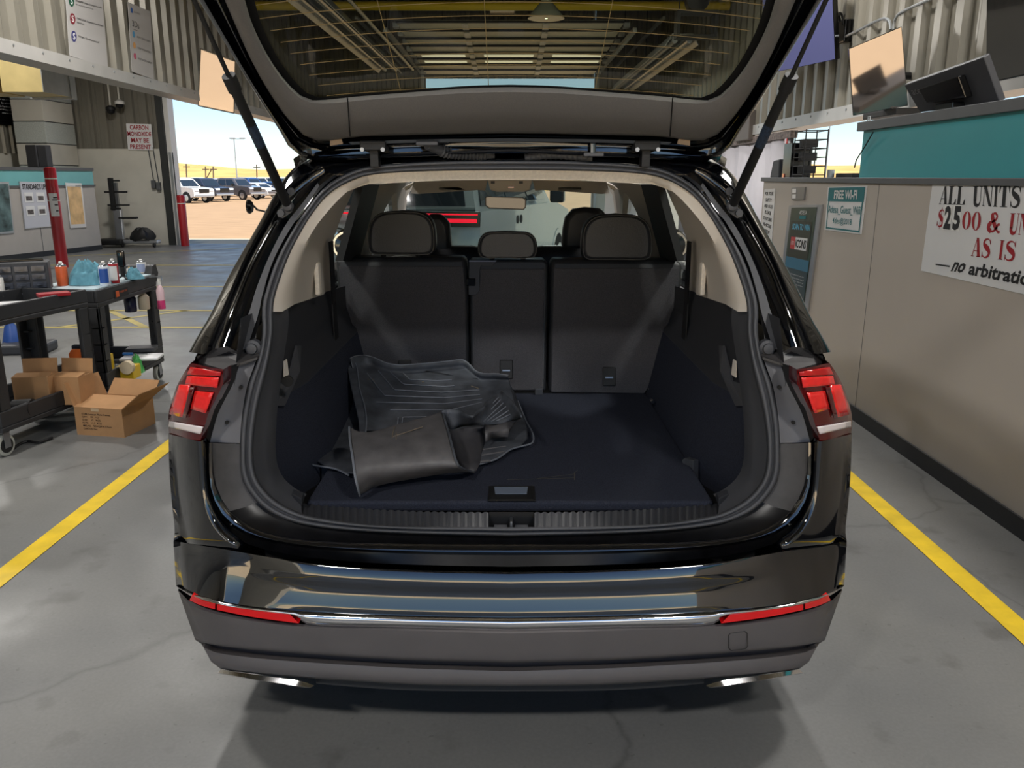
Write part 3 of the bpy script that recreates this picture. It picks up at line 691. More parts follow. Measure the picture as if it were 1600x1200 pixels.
# roof rear edge below the gate: dark gutter with a bright lip
ga = px([(797,248),(950,249),(1060,254),(1100,258)], 14); gb = px([(797,232),(950,236),(1060,244),(1100,252)], 14); gc = px([(797,253),(950,254),(1030,262),(1066,277)], 14)
MB().loft([whole([onO(u, v, .02) for u, v in gc]), whole([onY(u, v, .54) for u, v in ga]), whole([onY(u, v, .62) for u, v in gb])]).build('roof_gutter', m_paint, car, smooth=True)
# gas struts
for sx in (1, -1):
    B = onY(1144, 322, .42); Tm = onY(1237, 118, .17); d = Tm - B
    mk = lambda p: Vector((p.x * sx, p.y, p.z))
    L_ = d.length
    stt = MB().tube([mk(B + d * t) for t in (0, .03, .9, .90001, 1, 1.00001)], [.009, .0125, .0125, .0165, .0165, .008], 14).build('gas_strut', m_wire, car, smooth=True, angle=40)
    MB().tube([mk(B + d * t) for t in (1.0, 1.75)], .0055, 10).build('strut_rod', m_steel if 0 else m_black, stt, smooth=True)
    MB().lathe([(.004, -.013), (.012, -.009), (.016, 0), (.012, .009), (.004, .013)], mk(B), 14, 'Y').build('ball_joint', m_rub, stt, smooth=True)
    for u, v in ((1155, 333), (1139, 299)):
        c = mk(onY(u, v, .425)); MB().lathe([(.010, -.004), (.010, .004)], c, 10, 'Y').build('bracket_bolt', m_rub, stt)
    MB().prism([mk(onY(u, v, .435)) for u, v in ((1141,318),(1150,322),(1160,329),(1160,338),(1152,341),(1138,331))], (0, .006, 0)).build('strut_bracket', m_gplas, stt)
    q = B + d * .62
    MB().tube([mk(B + d * t) for t in (.50, .66)], .0128, 14, False).build('strut_label', M('faint blue strut print', (32, 44, 62), 0.5, var=0.5, vscale=200), stt, smooth=True)
# ------------------------------------------------------------------ the building
sun.rotation_mode = 'QUATERNION'; sun.rotation_quaternion = Vector((0.35, -0.25, 0.90)).to_track_quat('Z', 'Y')
XL, XR, YF, YB, ZC = -4.35, 3.2, 17.15, -5.2, 5.2
XO = -10.6
ZBL, ZBR = 2.536, 2.045
def concrete():
    m = M('sealed concrete floor', (128, 130, 131), 0.42, spec=0.45)
    t = m.node_tree; b = t.nodes['Principled BSDF']; g = t.nodes.new('ShaderNodeNewGeometry')
    def noise(sc, det, lo, hi, c0, c1):
        n = t.nodes.new('ShaderNodeTexNoise'); n.inputs['Scale'].default_value = sc; n.inputs['Detail'].default_value = det
        r = t.nodes.new('ShaderNodeValToRGB'); r.color_ramp.elements[0].position = lo; r.color_ramp.elements[1].position = hi
        r.color_ramp.elements[0].color = (*c0, 1); r.color_ramp.elements[1].color = (*c1, 1)
        t.links.new(g.outputs['Position'], n.inputs['Vector']); t.links.new(n.outputs[0], r.inputs[0]); return r
    a = noise(0.9, 6, .3, .7, lin((104, 105, 105)), lin((126, 125, 121)))
    s = noise(5.0, 8, .60, .72, (1, 1, 1), (.72, .71, .70))
    f = noise(90, 3, .35, .75, (.93, .93, .93), (1.05, 1.05, 1.05))
    m1 = t.nodes.new('ShaderNodeMixRGB'); m1.blend_type = 'MULTIPLY'; m1.inputs[0].default_value = 1
    m2 = t.nodes.new('ShaderNodeMixRGB'); m2.blend_type = 'MULTIPLY'; m2.inputs[0].default_value = 1
    t.links.new(a.outputs[0], m1.inputs[1]); t.links.new(s.outputs[0], m1.inputs[2])
    t.links.new(m1.outputs[0], m2.inputs[1]); t.links.new(f.outputs[0], m2.inputs[2]); t.links.new(m2.outputs[0], b.inputs['Base Color'])
    vo = t.nodes.new('ShaderNodeTexVoronoi'); vo.feature = 'DISTANCE_TO_EDGE'; vo.inputs['Scale'].default_value = 0.42
    wn = t.nodes.new('ShaderNodeTexNoise'); wn.inputs['Scale'].default_value = 1.7; wn.inputs['Detail'].default_value = 9
    va = t.nodes.new('ShaderNodeVectorMath'); va.operation = 'MULTIPLY_ADD'; va.inputs[1].default_value = (.5, .5, 0)
    t.links.new(g.outputs['Position'], wn.inputs['Vector']); t.links.new(wn.outputs['Color'], va.inputs[0]); t.links.new(g.outputs['Position'], va.inputs[2]); t.links.new(va.outputs[0], vo.inputs['Vector'])
    cr = t.nodes.new('ShaderNodeValToRGB'); cr.color_ramp.elements[0].position = 0.0; cr.color_ramp.elements[1].position = 0.006
    cr.color_ramp.elements[0].color = (.74, .74, .74, 1); cr.color_ramp.elements[1].color = (1, 1, 1, 1); t.links.new(vo.outputs['Distance'], cr.inputs[0])
    m3 = t.nodes.new('ShaderNodeMixRGB'); m3.blend_type = 'MULTIPLY'; m3.inputs[0].default_value = 1
    t.links.new(m2.outputs[0], m3.inputs[1]); t.links.new(cr.outputs[0], m3.inputs[2])
    sp_ = noise(38, 2, .70, .74, (1, 1, 1), (.78, .78, .77)); m4 = t.nodes.new('ShaderNodeMixRGB'); m4.blend_type = 'MULTIPLY'; m4.inputs[0].default_value = 1
    t.links.new(m3.outputs[0], m4.inputs[1]); t.links.new(sp_.outputs[0], m4.inputs[2]); t.links.new(m4.outputs[0], b.inputs['Base Color'])
    rr = noise(2.2, 5, .3, .7, (.30, .30, .30), (.52, .52, .52)); t.links.new(rr.outputs[0], b.inputs['Roughness'])
    return m
m_floor = concrete()
m_yel = M('worn yellow floor paint', (226, 190, 24), 0.5, var=0.14, vscale=9, bump=0.05, bscale=300)
m_yelf = M('faded yellow floor paint', (176, 160, 92), 0.55, var=0.2, vscale=5)
m_corr = M('cream corrugated steel', (132, 128, 117), 0.34, metal=0.25, var=0.05, vscale=3, spec=0.5)
m_beam = M('galvanised white beam', (172, 170, 166), 0.35, var=0.06, vscale=4)
m_wall = M('painted block wall', (206, 202, 190), 0.7, var=0.06, vscale=2)
m_ceil = M('dark steel roof deck', (66, 68, 62), 0.7, var=0.15, vscale=3)
m_frame = M('dark roof steel', (44, 46, 44), 0.6)
m_lam = M('taupe laminate panel', (190, 181, 171), 0.42, var=0.025, vscale=2.5, spec=0.35)
m_teal = M('teal laminate', (58, 158, 166), 0.42, var=0.05, vscale=2)
m_tealf = M('pale teal laminate', (112, 178, 180), 0.4, var=0.08, vscale=1.5)
m_slate = M('slate grey edge trim', (84, 86, 88), 0.45, var=0.08, vscale=6)
m_base = M('dark rubber skirting', (40, 40, 42), 0.6)
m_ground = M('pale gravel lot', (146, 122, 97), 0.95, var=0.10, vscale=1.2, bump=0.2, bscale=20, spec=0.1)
m_lot = M('sandy yard brightened for reflections', (244, 220, 184), 0.95, var=0.08, vscale=1.2, spec=0.1)  # unseen ground behind the camera, colour lifted to strengthen reflections
m_apron = M('concrete apron', (186, 176, 152), 0.9, var=0.05, vscale=1)
m_hill = M('dry grass hill', (172, 142, 90), 1.0, var=0.22, vscale=0.12, spec=0.05)
m_paper = M('white sign board', (226, 226, 226), 0.35, var=0.02)
m_ink = M('black print', (20, 20, 22), 0.5)
m_inkr = M('red print', (158, 18, 30), 0.5)
m_galv = M('galvanised steel', (168, 172, 174), 0.4, 0.7, var=0.1, vscale=5)
m_block = M('grey block', (186, 191, 185), 0.85, var=0.14, vscale=40)
m_scr = M('dark screen glass', (28, 28, 30), 0.06, spec=1.0, coat=1.0)
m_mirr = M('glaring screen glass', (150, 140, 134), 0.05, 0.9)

fl = MB().box(XO, 6.0, YB, YF + .3, -.12, 0).build('floor', m_floor); struct(fl)
def paint(x0, x1, y0, y1, mat=m_yel, rot=None):
    z = .0025
    if rot: P = rot
    else: P = [(x0, y0), (x1, y0), (x1, y1), (x0, y1)]
    o = MB().add([(x, y, z) for x, y in P], [(0,1,2,3)]).build('painted_line', mat, fl); o['kind'] = 'structure'
paint(-2.04, -1.945, YB, 16.8); paint(1.72, 1.815, YB, 16.8)
paint(-7.0, -2.1, 6.45, 6.53, m_yelf); paint(-7.2, -2.1, 7.55, 7.63, m_yelf); paint(-8, -2.1, 9.7, 9.78, m_yelf); paint(-8.6, -2.1, 12.6, 12.7, m_yelf)
paint(0, 0, 0, 0, m_yelf, [(-4.75, 6.5), (-4.65, 6.5), (-3.75, 7.6), (-3.85, 7.6)]); paint(0, 0, 0, 0, m_yelf, [(-3.85, 6.5), (-3.75, 6.5), (-4.65, 7.6), (-4.75, 7.6)])
paint(0, 0, 0, 0, m_yelf, [(-9.0, 14.2), (-9.0, 14.1), (-5.2, 16.6), (-5.2, 16.72)])
# outdoors
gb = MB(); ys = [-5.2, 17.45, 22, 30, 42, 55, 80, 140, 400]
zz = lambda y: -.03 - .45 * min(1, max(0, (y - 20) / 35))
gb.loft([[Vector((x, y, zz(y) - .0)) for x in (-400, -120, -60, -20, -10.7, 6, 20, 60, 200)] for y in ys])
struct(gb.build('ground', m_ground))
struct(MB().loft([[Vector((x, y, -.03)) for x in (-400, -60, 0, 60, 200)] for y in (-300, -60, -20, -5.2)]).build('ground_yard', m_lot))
MB().box(-11, 6, YF + .3, YF + 2.0, -.1, -.012).build('path_apron', m_apron)['kind'] = 'structure'
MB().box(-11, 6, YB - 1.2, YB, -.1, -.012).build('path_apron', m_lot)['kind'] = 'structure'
hb = MB(); hr = []
for j, y in enumerate((120, 150, 180, 210, 250, 300)):
    hr.append([Vector((-230 + 10 * i, y, -.6 + (0, 1.6, 3.4, 5.4, 6.4, 6.6)[j] * (1 + .25 * math.sin(i * .31) + .12 * math.sin(i * .83 + j)))) for i in range(40)])
struct(hb.loft(hr).build('hill', m_hill, smooth=True, angle=180))

def corr_profile(y0, y1):
    out = []; y = y0
    while y < y1:
        for dy, h in ((0, .055), (.075, .055), (.10, 0), (.15, 0), (.16, .012), (.185, .012), (.195, 0), (.28, 0)):
            if y + dy <= y1: out.append((y + dy, h))
        y += .305
    out.append((y1, 0)); return out
def corr_y(name, X, y0, y1, z0, z1, sgn, mat=m_corr):
    P = corr_profile(y0, y1)
    r0 = [Vector((X + sgn * h, y, z0)) for y, h in P]; r1 = [Vector((X + sgn * h, y, z1)) for y, h in P]
    b0 = [Vector((X - sgn * .02, y, z0)) for y, h in P]; b1 = [Vector((X - sgn * .02, y, z1)) for y, h in P]
    return struct(MB().loft([b0, r0, r1, b1]).build(name, mat))
def corr_x(name, Y, x0, x1, z0, z1, sgn, mat=m_corr):
    P = corr_profile(x0, x1)
    rows = [[Vector((x, Y - sgn * .02, z0)) for x, h in P], [Vector((x, Y + sgn * h, z0)) for x, h in P], [Vector((x, Y + sgn * h, z1)) for x, h in P], [Vector((x, Y - sgn * .02, z1)) for x, h in P]]
    return struct(MB().loft(rows).build(name, mat))
corr_y('wall_left', XL, YB, YF, ZBL + .11, ZC, 1)
corr_y('wall_left_far', XL - .2, YB, YF, ZBL + .11, ZC, -1)
corr_y('wall_right', XR, YB, YF, ZBR + .11, ZC, -1)
bl = struct(MB().box(XL - .22, XL + .068, YB, YF, ZBL, ZBL + .12).build('trim_1', m_beam))
br = struct(MB().box(XR - .068, XR + .22, YB, YF, ZBR, ZBR + .12).build('trim_2', m_beam))
for i in range(36):                                             # rivet heads along both beams
    y = .6 + i * .46
    for X, z, par in ((XL + .070, ZBL + .085, bl), (XR - .070, ZBR + .085, br)):
        o = MB().lathe([(.012, -.006), (.010, .006)], (X, y, z), 8, 'X').build('bolt', m_galv, par)
# far left wall, front and rear walls
corr_y('wall_left_outer', XO, YB, YF, 2.0, ZC, 1)
struct(MB().box(XO - .2, XO, YB, YF, 0, 2.0).build('wall_left_base', m_wall))
def wallx(name, Y, x0, x1, z0, z1, mat, th=.2): return struct(MB().box(x0, x1, Y, Y + th, z0, z1).build(name, mat))
wf = []
for i, (x0, x1) in enumerate(((XO, -7.7), (-4.55, -1.86), (1.86, 6.0))):
    wf.append(wallx('wall_front', YF, x0, x1, 0, 2.13, m_wall)); corr_x('wall_front_siding', YF + .06, x0, x1, 2.13, ZC, -1)
for x0, x1 in ((-7.7, -4.55), (-1.86, 1.86)): corr_x('wall_front_header', YF + .06, x0, x1, 3.62, ZC, -1)
for x0, x1 in ((XO, -8.6), (-5.2, -3.2), (3.2, 6.0)): wallx('wall_rear', YB - .2, x0, x1, 0, ZC, m_wall)
for x0, x1 in ((-8.6, -5.2), (-3.2, 3.2)): wallx('wall_rear_header', YB - .2, x0, x1, 3.8, ZC, m_corr)
struct(MB().box(XO - .2, 3.4, YB - .2, YF + .3, ZC, ZC + .1).build('ceiling', m_ceil))
for i in range(9):
    y = -3.5 + i * 2.5
    struct(MB().box(XO, XR, y - .06, y + .06, ZC - .28, ZC - .25).box(XO, XR, y - .012, y + .012, ZC - .25, ZC).build('beam', m_frame))
for x in (-8.5, -6.4, -2.9, -1.0, .9, 2.4):
    struct(MB().box(x - .04, x + .04, YB, YF, ZC - .12, ZC).build('beam', m_frame))
# door jamb and tracks at the far left doorway
struct(MB().box(-7.84, -7.70, YF - .10, YF - .02, 0, 3.6).build('trim_3', m_frame))
struct(MB().box(-7.70, -7.60, YF - .02, YF + .3, 0, 3.6).build('trim_4', m_wht))
struct(MB().box(-7.66, -7.60, YF - .06, YF + .04, 0, 2.05).build('trim_5', m_galv))
# --- raised sectional door over the front doorway
def roller(name, X0, X1, kind):
    dr = struct(bpy.data.objects.new(name, None)); COL.objects.link(dr)
    m_door = M('cream door panel', (226, 220, 196), 0.5, var=0.05, vscale=3); m_rib = M('dark panel joint', (46, 44, 38), 0.6)
    m_lite = M('glowing door pane', (236, 230, 206), 0.4, emit=(236, 230, 206), estr=0.9)  # panes are no lamps; their brightness is added as emission
    y = 16.75; z0 = 3.66
    for k in range(8):
        y0 = y - .60 * (k + 1); zz_ = z0 + .03 * k
        o = MB().box(X0, X1, y0 + .02, y0 + .58, zz_, zz_ + .045).build('door_panel', m_door, dr); o['kind'] = 'structure'
        MB().box(X0, X1, y0 - .022, y0 + .022, zz_ - .004, zz_ + .03).build('panel_joint', m_rib, o)
        if k in (2, 3):
            for a, b in ((.0, .28), (.33, .64), (.69, 1.0)):
                MB().box(X0 + (X1 - X0) * a + .12, X0 + (X1 - X0) * b - .06, y0 + .18, y0 + .42, zz_ - .008, zz_ + .01).build('glowing_pane', m_lite, o)
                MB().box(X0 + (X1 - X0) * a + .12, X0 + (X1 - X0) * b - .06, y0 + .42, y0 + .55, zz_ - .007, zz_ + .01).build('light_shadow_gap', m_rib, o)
        for f in (.30, .66):
            MB().box(X0 + (X1 - X0) * f - .05, X0 + (X1 - X0) * f + .05, y0 + .06, y0 + .54, zz_ - .02, zz_).build('stiffener', m_wht, o)
        for xx in (X0 - .08, X1 + .02):
            MB().box(xx, xx + .10, y0 + .22, y0 + .36, zz_ - .03, zz_ + .04).build('hinge_roller', m_galv, o)
    for xx in (X0 - .12, X1 + .12):
        o = MB().box(xx - .03, xx + .03, 11.6, 16.9, z0 + .02, z0 + .08).build('door_track', m_galv, dr); o['kind'] = 'structure'
        o = MB().box(xx - .03, xx + .03, YF - .1, YF - .02, 0, z0 + .02).build('door_track', m_galv, dr); o['kind'] = 'structure'
    for x in (X0 - .45, X1 + .45):
        o = MB().box(x - .02, x + .02, 11.0, 16.8, z0 + .1, z0 + .14).build('door_track', m_galv, dr); o['kind'] = 'structure'
    o = MB().box(-.32, .08, 11.3, 11.8, 3.94, 4.18).build('door_opener', m_gblack, dr, bevel=.02); o['kind'] = 'structure'
    MB().box(-.3, .06, 11.25, 11.32, 3.92, 4.0).build('opener_lamp', m_wht, o)
    o = MB().box(-.15, -.09, 11.8, 16.9, 4.0, 4.05).build('opener_rail', m_galv, dr); o['kind'] = 'structure'
roller('door_1', -1.8, 1.8, 0)
# yellow crane beam, radiant heater tubes, fan
yb_ = MB().tube([(-4.3, 10.6, 3.86), (3.1, 10.6, 3.86)], .06, 12).build('overhead_pipe', M('yellow painted pipe', (206, 178, 34), 0.4), smooth=True)
tag(yb_, 'yellow horizontal pipe spanning the lane under the roof, seen through the raised tailgate glass', 'pipe')
for x, y0, y1, zh, lab in ((-2.27, 2.0, 14.5, 3.5, 'long radiant heater with bright reflector hung along the left of the lane'), (2.29, 9.75, 15.9, 3.3, 'shorter radiant heater with bright reflector hung along the right of the lane')):
    h = thing('tube_heater', lab, 'heater', (x, (y0 + y1) / 2, zh + .05), group='radiant heaters under the roof')
    MB().loft([[Vector((x + dx, y, zh + dz)) for dx, dz in ((-.22, -.08), (-.14, .06), (.14, .06), (.22, -.08))] for y in (y0, y1)]).build('reflector', m_galv, h, solid=.01)
    for dx in (-.10, .10): MB().tube([(x + dx, y0, zh - .02), (x + dx, y1, zh - .02)], .04, 10).build('burner_tube', m_steel, h, smooth=True)
    for y in (y0 + .3, (y0 + y1) / 2, y1 - .3): MB().tube([(x, y, zh + .06), (x, y, ZC)], .008, 6).build('hanger', m_frame, h)
o = MB().tube([(-1.95, 2.0, 3.6), (-1.95, 15.5, 3.6)], .025, 8).build('gas_pipe', m_galv, smooth=True); tag(o, 'thin straight pipe running along the lane beside the left heater tube', 'pipe')
fx = thing('wall_fan', 'dark ceiling fan motor and guard hung near the right heater tube', 'fan', (2.3, 9.0, 3.4))
MB().lathe([(.02, -.10), (.14, -.08), (.14, .08), (.02, .10)], (2.3, 9.0, 3.62), 18, 'Y').build('fan_motor', m_black, fx)
MB().box(2.05, 2.55, 8.9, 9.1, 3.18, 3.22).box(2.05, 2.55, 8.9, 9.1, 3.46, 3.50).box(2.05, 2.09, 8.9, 9.1, 3.22, 3.46).box(2.51, 2.55, 8.9, 9.1, 3.22, 3.46).build('fan_guard', m_black, fx)
MB().tube([(2.3, 9, 3.7), (2.3, 9, ZC)], .02, 8).build('drop_rod', m_frame, fx)
# high-bay lamps: one hangs in view above the shutter, the rest are added unseen fill
m_bulb = M('lamp bulb', (240, 255, 225), 0.3, emit=(235, 255, 215), estr=6.0)
def highbay(x, y, lab, watts=150, z=4.30):
    h = thing('high_bay_lamp', lab, 'lamp', (x, y, z), group='high bay lamps under the roof')
    MB().lathe([(.24, 0), (.20, .06), (.12, .15), (.07, .20), (.07, .34), (.02, .36)], (x, y, z), 24).build('lamp_shade', M('lamp glass', (150, 156, 140), 0.25), h, smooth=True, solid=.004)
    MB().lathe([(.02, -.02), (.07, 0), (.07, .06), (.02, .10)], (x, y, z + .02), 14).build('bulb', m_bulb, h, smooth=True)
    MB().tube([(x, y, z + .34), (x, y, ZC)], .012, 8).build('drop_cord', m_frame, h)
    ld = bpy.data.lights.new('lamp_light', 'AREA'); ld.shape = 'DISK'; ld.size = .45; ld.energy = watts; ld.color = (1.0, 0.97, 0.93)
    lo = bpy.data.objects.new('lamp_light', ld); COL.objects.link(lo); lo.location = (x, y, z - .03); adopt(lo, h)
HB = [(.47, 9.6, 'glowing high bay lamp seen through the tailgate glass above the raised shutter door'), (-1.9, -3.6, 'added unseen fill lamp behind the camera on the left'), (1.9, -3.6, 'added unseen fill lamp behind the camera on the right'),
      (-2.9, 1.2, 'added unseen fill lamp over the left side of the car'), (2.6, 1.2, 'added unseen fill lamp over the service counter'), (1.9, 5.6, 'added unseen fill lamp over the car bonnet on the right'), (-3.0, 5.6, 'added unseen fill lamp over the two carts'),
      (-7.0, 2.5, 'near added unseen fill lamp over the left lane'), (-7.0, 8.0, 'middle added unseen fill lamp over the left lane'), (-7.0, 13.5, 'far added unseen fill lamp over the left lane')]
for x, y, lab in HB: highbay(x, y, lab, 120 if y < -3 else 105, 3.52 if y == 9.6 else 4.30)
# ------------------------------------------------------------------ service counter on the right
XC = 2.22; YE = onX(1193, 292, XC).y
ct = thing('service_counter', 'long taupe service counter with grey edge and teal upstand on the right', 'counter', (XC + .15, 1, 0))
MB().box(XC, XC + .30, YB + .6, YE, 0, 1.485).build('counter_body', m_lam, ct)
zt = 1.485
MB().box(XC - .02, XC + .34, YB + .6, YE + .03, 1.480, zt + .03).build('counter_edge', m_slate, ct, bevel=.003)
yt = onX(1340, 250, XC).y
MB().box(XC + .02, XC + .20, YB + .6, yt, zt + .03, 1.80).build('teal_upstand', m_teal, ct)
MB().box(XC - .01, XC + .24, YB + .6, yt + .04, 1.80, 1.855).build('upstand_cap', m_slate, ct, bevel=.003)
MB().box(XC - .012, XC, YB + .6, YE, 0, .09).build('counter_skirting', m_base, ct)
for u in (1362,): 
    y = onX(u, 400, XC).y; MB().box(XC - .0015, XC, y - .0012, y + .0012, .09, 1.48).build('panel_seam', m_slate, ct)
hk = onX(1343, 210, XC)
MB().tube([(XC + .05, hk.y + .015, 1.855), (XC + .05, hk.y + .015, 1.89), (XC + .05, hk.y - .015, 1.89), (XC + .05, hk.y - .015, 1.855)], .004, 8).build('cable_hook', m_galv, ct)
MB().tube([onX(1364, 207, XC - .015), onX(1352, 228, XC + .0), onX(1338, 250, XC - .0), onX(1335, 262, XC)], .004, 6).build('loose_cable', m_wire, ct)
def sign_on(X, quad, name, label, cat, mat=m_paper, th=.006, loc_name=None):
    """a flat board fixed to the plane x = X; quad = TL,TR,BR,BL pixels"""
    P = [onX(u, v, X) for u, v in quad]
    c = sum(P, Vector()) / 4
    t = thing(name, label, cat, c)
    d = th if X > 0 else -th
    MB().prism(P, (d, 0, 0)).build('board', mat, t)
    return t, P
def boxtext(txt, X, quad, mat, parent, name='lettering', bold=.0):
    tl, tr, br_, bl_ = [onX(u, v, X) for u, v in quad]
    return lettering(txt, bl_, br_ - bl_, tl - bl_, mat, parent, name, bold=bold)
def rowtext(P, txt, r0, r1, c0, c1, mat, parent, off, name='lettering', bold=.0):
    """text inside a board given by its 3D corners TL,TR,BR,BL; r: 0 top..1 bottom, c: 0 left..1 right"""
    f = lambda r, c: P[0].lerp(P[1], c).lerp(P[3].lerp(P[2], c), r) + off
    a = f(r1, c0); return lettering(txt, a, f(r1, c1) - a, f(r0, c0) - a, mat, parent, name, bold=bold)
def rowquad(P, r0, r1, c0, c1, mat, parent, off, name):
    f = lambda r, c: P[0].lerp(P[1], c).lerp(P[3].lerp(P[2], c), r) + off
    return MB().add([f(r0, c0), f(r0, c1), f(r1, c1), f(r1, c0)], [(0,1,2,3)]).build(name, mat, parent)
oR = Vector((-.003, 0, 0)); oR2 = Vector((-.0045, 0, 0)); oL = Vector((.003, 0, 0)); oL2 = Vector((.0045, 0, 0))
# --- serif letters drawn for the big sign
def ribbon(pts, w, n=40):
    c = crv([(x, y, 0) for x, y in pts], n); a = []; b = []
    for i, p in enumerate(c):
        t = (c[min(i + 1, n - 1)] - c[max(i - 1, 0)]).normalized(); nn_ = Vector((-t.y, t.x, 0)); ww = w(i / (n - 1)) / 2
        a.append((p.x + nn_.x * ww, p.y + nn_.y * ww)); b.append((p.x - nn_.x * ww, p.y - nn_.y * ww))
    return [[a[i], a[i + 1], b[i + 1], b[i]] for i in range(n - 1)]
def rect(x0, y0, x1, y1): return [(x0, y0), (x1, y0), (x1, y1), (x0, y1)]
def glyph(ch):
    if ch == 'A': return [[(.06,0),(.13,0),(.50,.95),(.45,1)], [(.40,1),(.64,1),(.97,0),(.66,0)], rect(.20,.28,.75,.33), rect(0,0,.27,.035), rect(.56,0,1,.035)]
    if ch == 'L': return [rect(.14,0,.46,1), rect(0,.965,.62,1), rect(0,0,.9,.035), [(.72,.0),(1,0),(1,.30),(.95,.30)]]
    if ch == 'I': return [rect(.28,0,.72,1), rect(.08,.965,.92,1), rect(.08,0,.92,.035)]
    if ch == 'T': return [rect(.34,0,.66,1), rect(.15,0,.85,.035), rect(0,.96,1,1), [(0,1),(.0,.68),(.04,.68),(.16,.97)], [(1,1),(1,.68),(.96,.68),(.84,.97)]]
    if ch == 'N': return [rect(.08,0,.13,1), [(.06,1),(.36,1),(.92,0),(.66,0)], rect(.86,0,.91,1), rect(0,0,.24,.035), rect(0,.965,.36,1), rect(.74,.965,1,1)]
    if ch == 'U': return [rect(.10,.25,.40,1), rect(0,.965,.52,1), rect(.70,.965,1,1)] + ribbon([(.25,.30),(.27,.12),(.48,.02),(.72,.08),(.84,.30)], lambda t: .30 - .25 * t, 24) + [rect(.815,.28,.865,1)]
    if ch in 'S$':
        g = ribbon([(.88,.74),(.80,.90),(.52,.97),(.24,.86),(.22,.70),(.45,.56),(.70,.44),(.82,.28),(.70,.10),(.42,.025),(.16,.10),(.08,.28)], lambda t: .05 + .26 * math.exp(-((t - .5) / .22) ** 2), 60)
        g += [[(.88,1),(.92,1),(.92,.68),(.84,.78)], [(.06,0),(.10,0),(.14,.24),(.06,.32)]]
        if ch == '$': g = [[(x, .1 + y * .8) for x, y in q] for q in g] + [rect(.47, 0, .52, 1)]
        return g
    if ch == '0':
        n = 40; q = []
        for i in range(n):
            a0, a1 = 2 * math.pi * i / n, 2 * math.pi * (i + 1) / n
            o = lambda a: (.5 + .5 * math.cos(a), .5 + .5 * math.sin(a)); k = lambda a: (.5 + .20 * math.cos(a), .5 + .465 * math.sin(a))
            q.append([o(a0), o(a1), k(a1), k(a0)])
        return q
    if ch == '&': return ribbon([(.95,.42),(.80,.40),(.66,.18),(.42,.02),(.12,.12),(.10,.34),(.34,.52),(.62,.68),(.66,.86),(.48,.975),(.30,.86),(.36,.64),(.66,.22),(.86,.02),(.98,.06)], lambda t: .06 + (.20 if .22 < t < .40 or .66 < t < .9 else .06), 80)
def serif(txt, X, quad, mat, parent, gap=.06, name='lettering'):
    wd = {'I': .5, '$': .75}; tot = sum(wd.get(c, 1) for c in txt) + gap * (len(txt) - 1); x = 0
    tl, tr, br_, bl_ = [onX(u, v, X) for u, v in quad]
    for c in txt:
        w = wd.get(c, 1) / tot; x0 = x; mb = MB()
        for q in glyph(c):
            pts = [bl_.lerp(br_, x0 + px_ * w).lerp(tl.lerp(tr, x0 + px_ * w), py_) for px_, py_ in q]
            mb.add(pts, [tuple(range(len(pts)))])
        mb.build(name, mat, parent); x += w + gap / tot
XS = XC - .006
sg = thing('notice_board', 'large white ALL UNITS AS IS sign in black and red on the counter front', 'sign', onX(1540, 380, XC))
MB().prism([onX(1458, 287, XC - .001), onX(1458, 287, XC - .001) + Vector((0, -1.35, 0)), onX(1440, 423, XC - .001) + Vector((0, -1.35, .0)), onX(1440, 423, XC - .001)], (-.004, 0, 0)).build('board', m_paper, sg)
XS = XC - .0065
serif('ALL', XS, [(1471,291),(1509,291),(1507,320),(1467,319)], m_ink, sg)
serif('UNITS', XS, [(1521,291),(1597,290),(1594,325),(1519,321)], m_ink, sg)
serif('$', XS, [(1467,324),(1478,324),(1473,360),(1462,356)], m_inkr, sg)
for q, c_ in (([(1477,320),(1489,320.5),(1484,360),(1472,359)], '2'), ([(1491,320.5),(1503,321),(1499,361.5),(1486,360.5)], '5')):
    MB().prism([onX(u, v, XS) for u, v in q], (-.001, 0, 0)).build('number_tile', M('white number tile', (240, 240, 236), 0.5), sg)
    ins = [(lerp(u, sum(a for a, b in q) / 4, .14), lerp(v, sum(b for a, b in q) / 4, .06)) for u, v in q]
    boxtext(c_, XS - .0025, ins, m_ink, sg, bold=.05)
serif('00', XS, [(1505,330),(1534,331),(1531,361),(1502,358)], m_inkr, sg, gap=.12)
serif('&', XS, [(1546,332),(1565,333),(1562,364),(1542,361)], m_inkr, sg)
serif('UN', XS, [(1579,333),(1611,334),(1606,369),(1575,364)], m_inkr, sg)
serif('AS', XS, [(1521,371),(1550,373),(1547,404),(1517,400)], m_inkr, sg)
serif('IS', XS, [(1562,375),(1589,377),(1586,409),(1558,405)], m_inkr, sg)
MB().add([onX(u, v, XS) for u, v in ((1462,412),(1484,415),(1483.5,417.5),(1461.5,414))], [(0,1,2,3)]).build('lettering', m_ink, sg)
boxtext('no', XS, [(1492,409),(1507,411),(1504,427),(1485,424)], m_ink, sg, bold=.03)
boxtext('arbitration', XS, [(1517,409),(1625,424),(1620,450),(1512,429)], m_ink, sg, bold=.03)
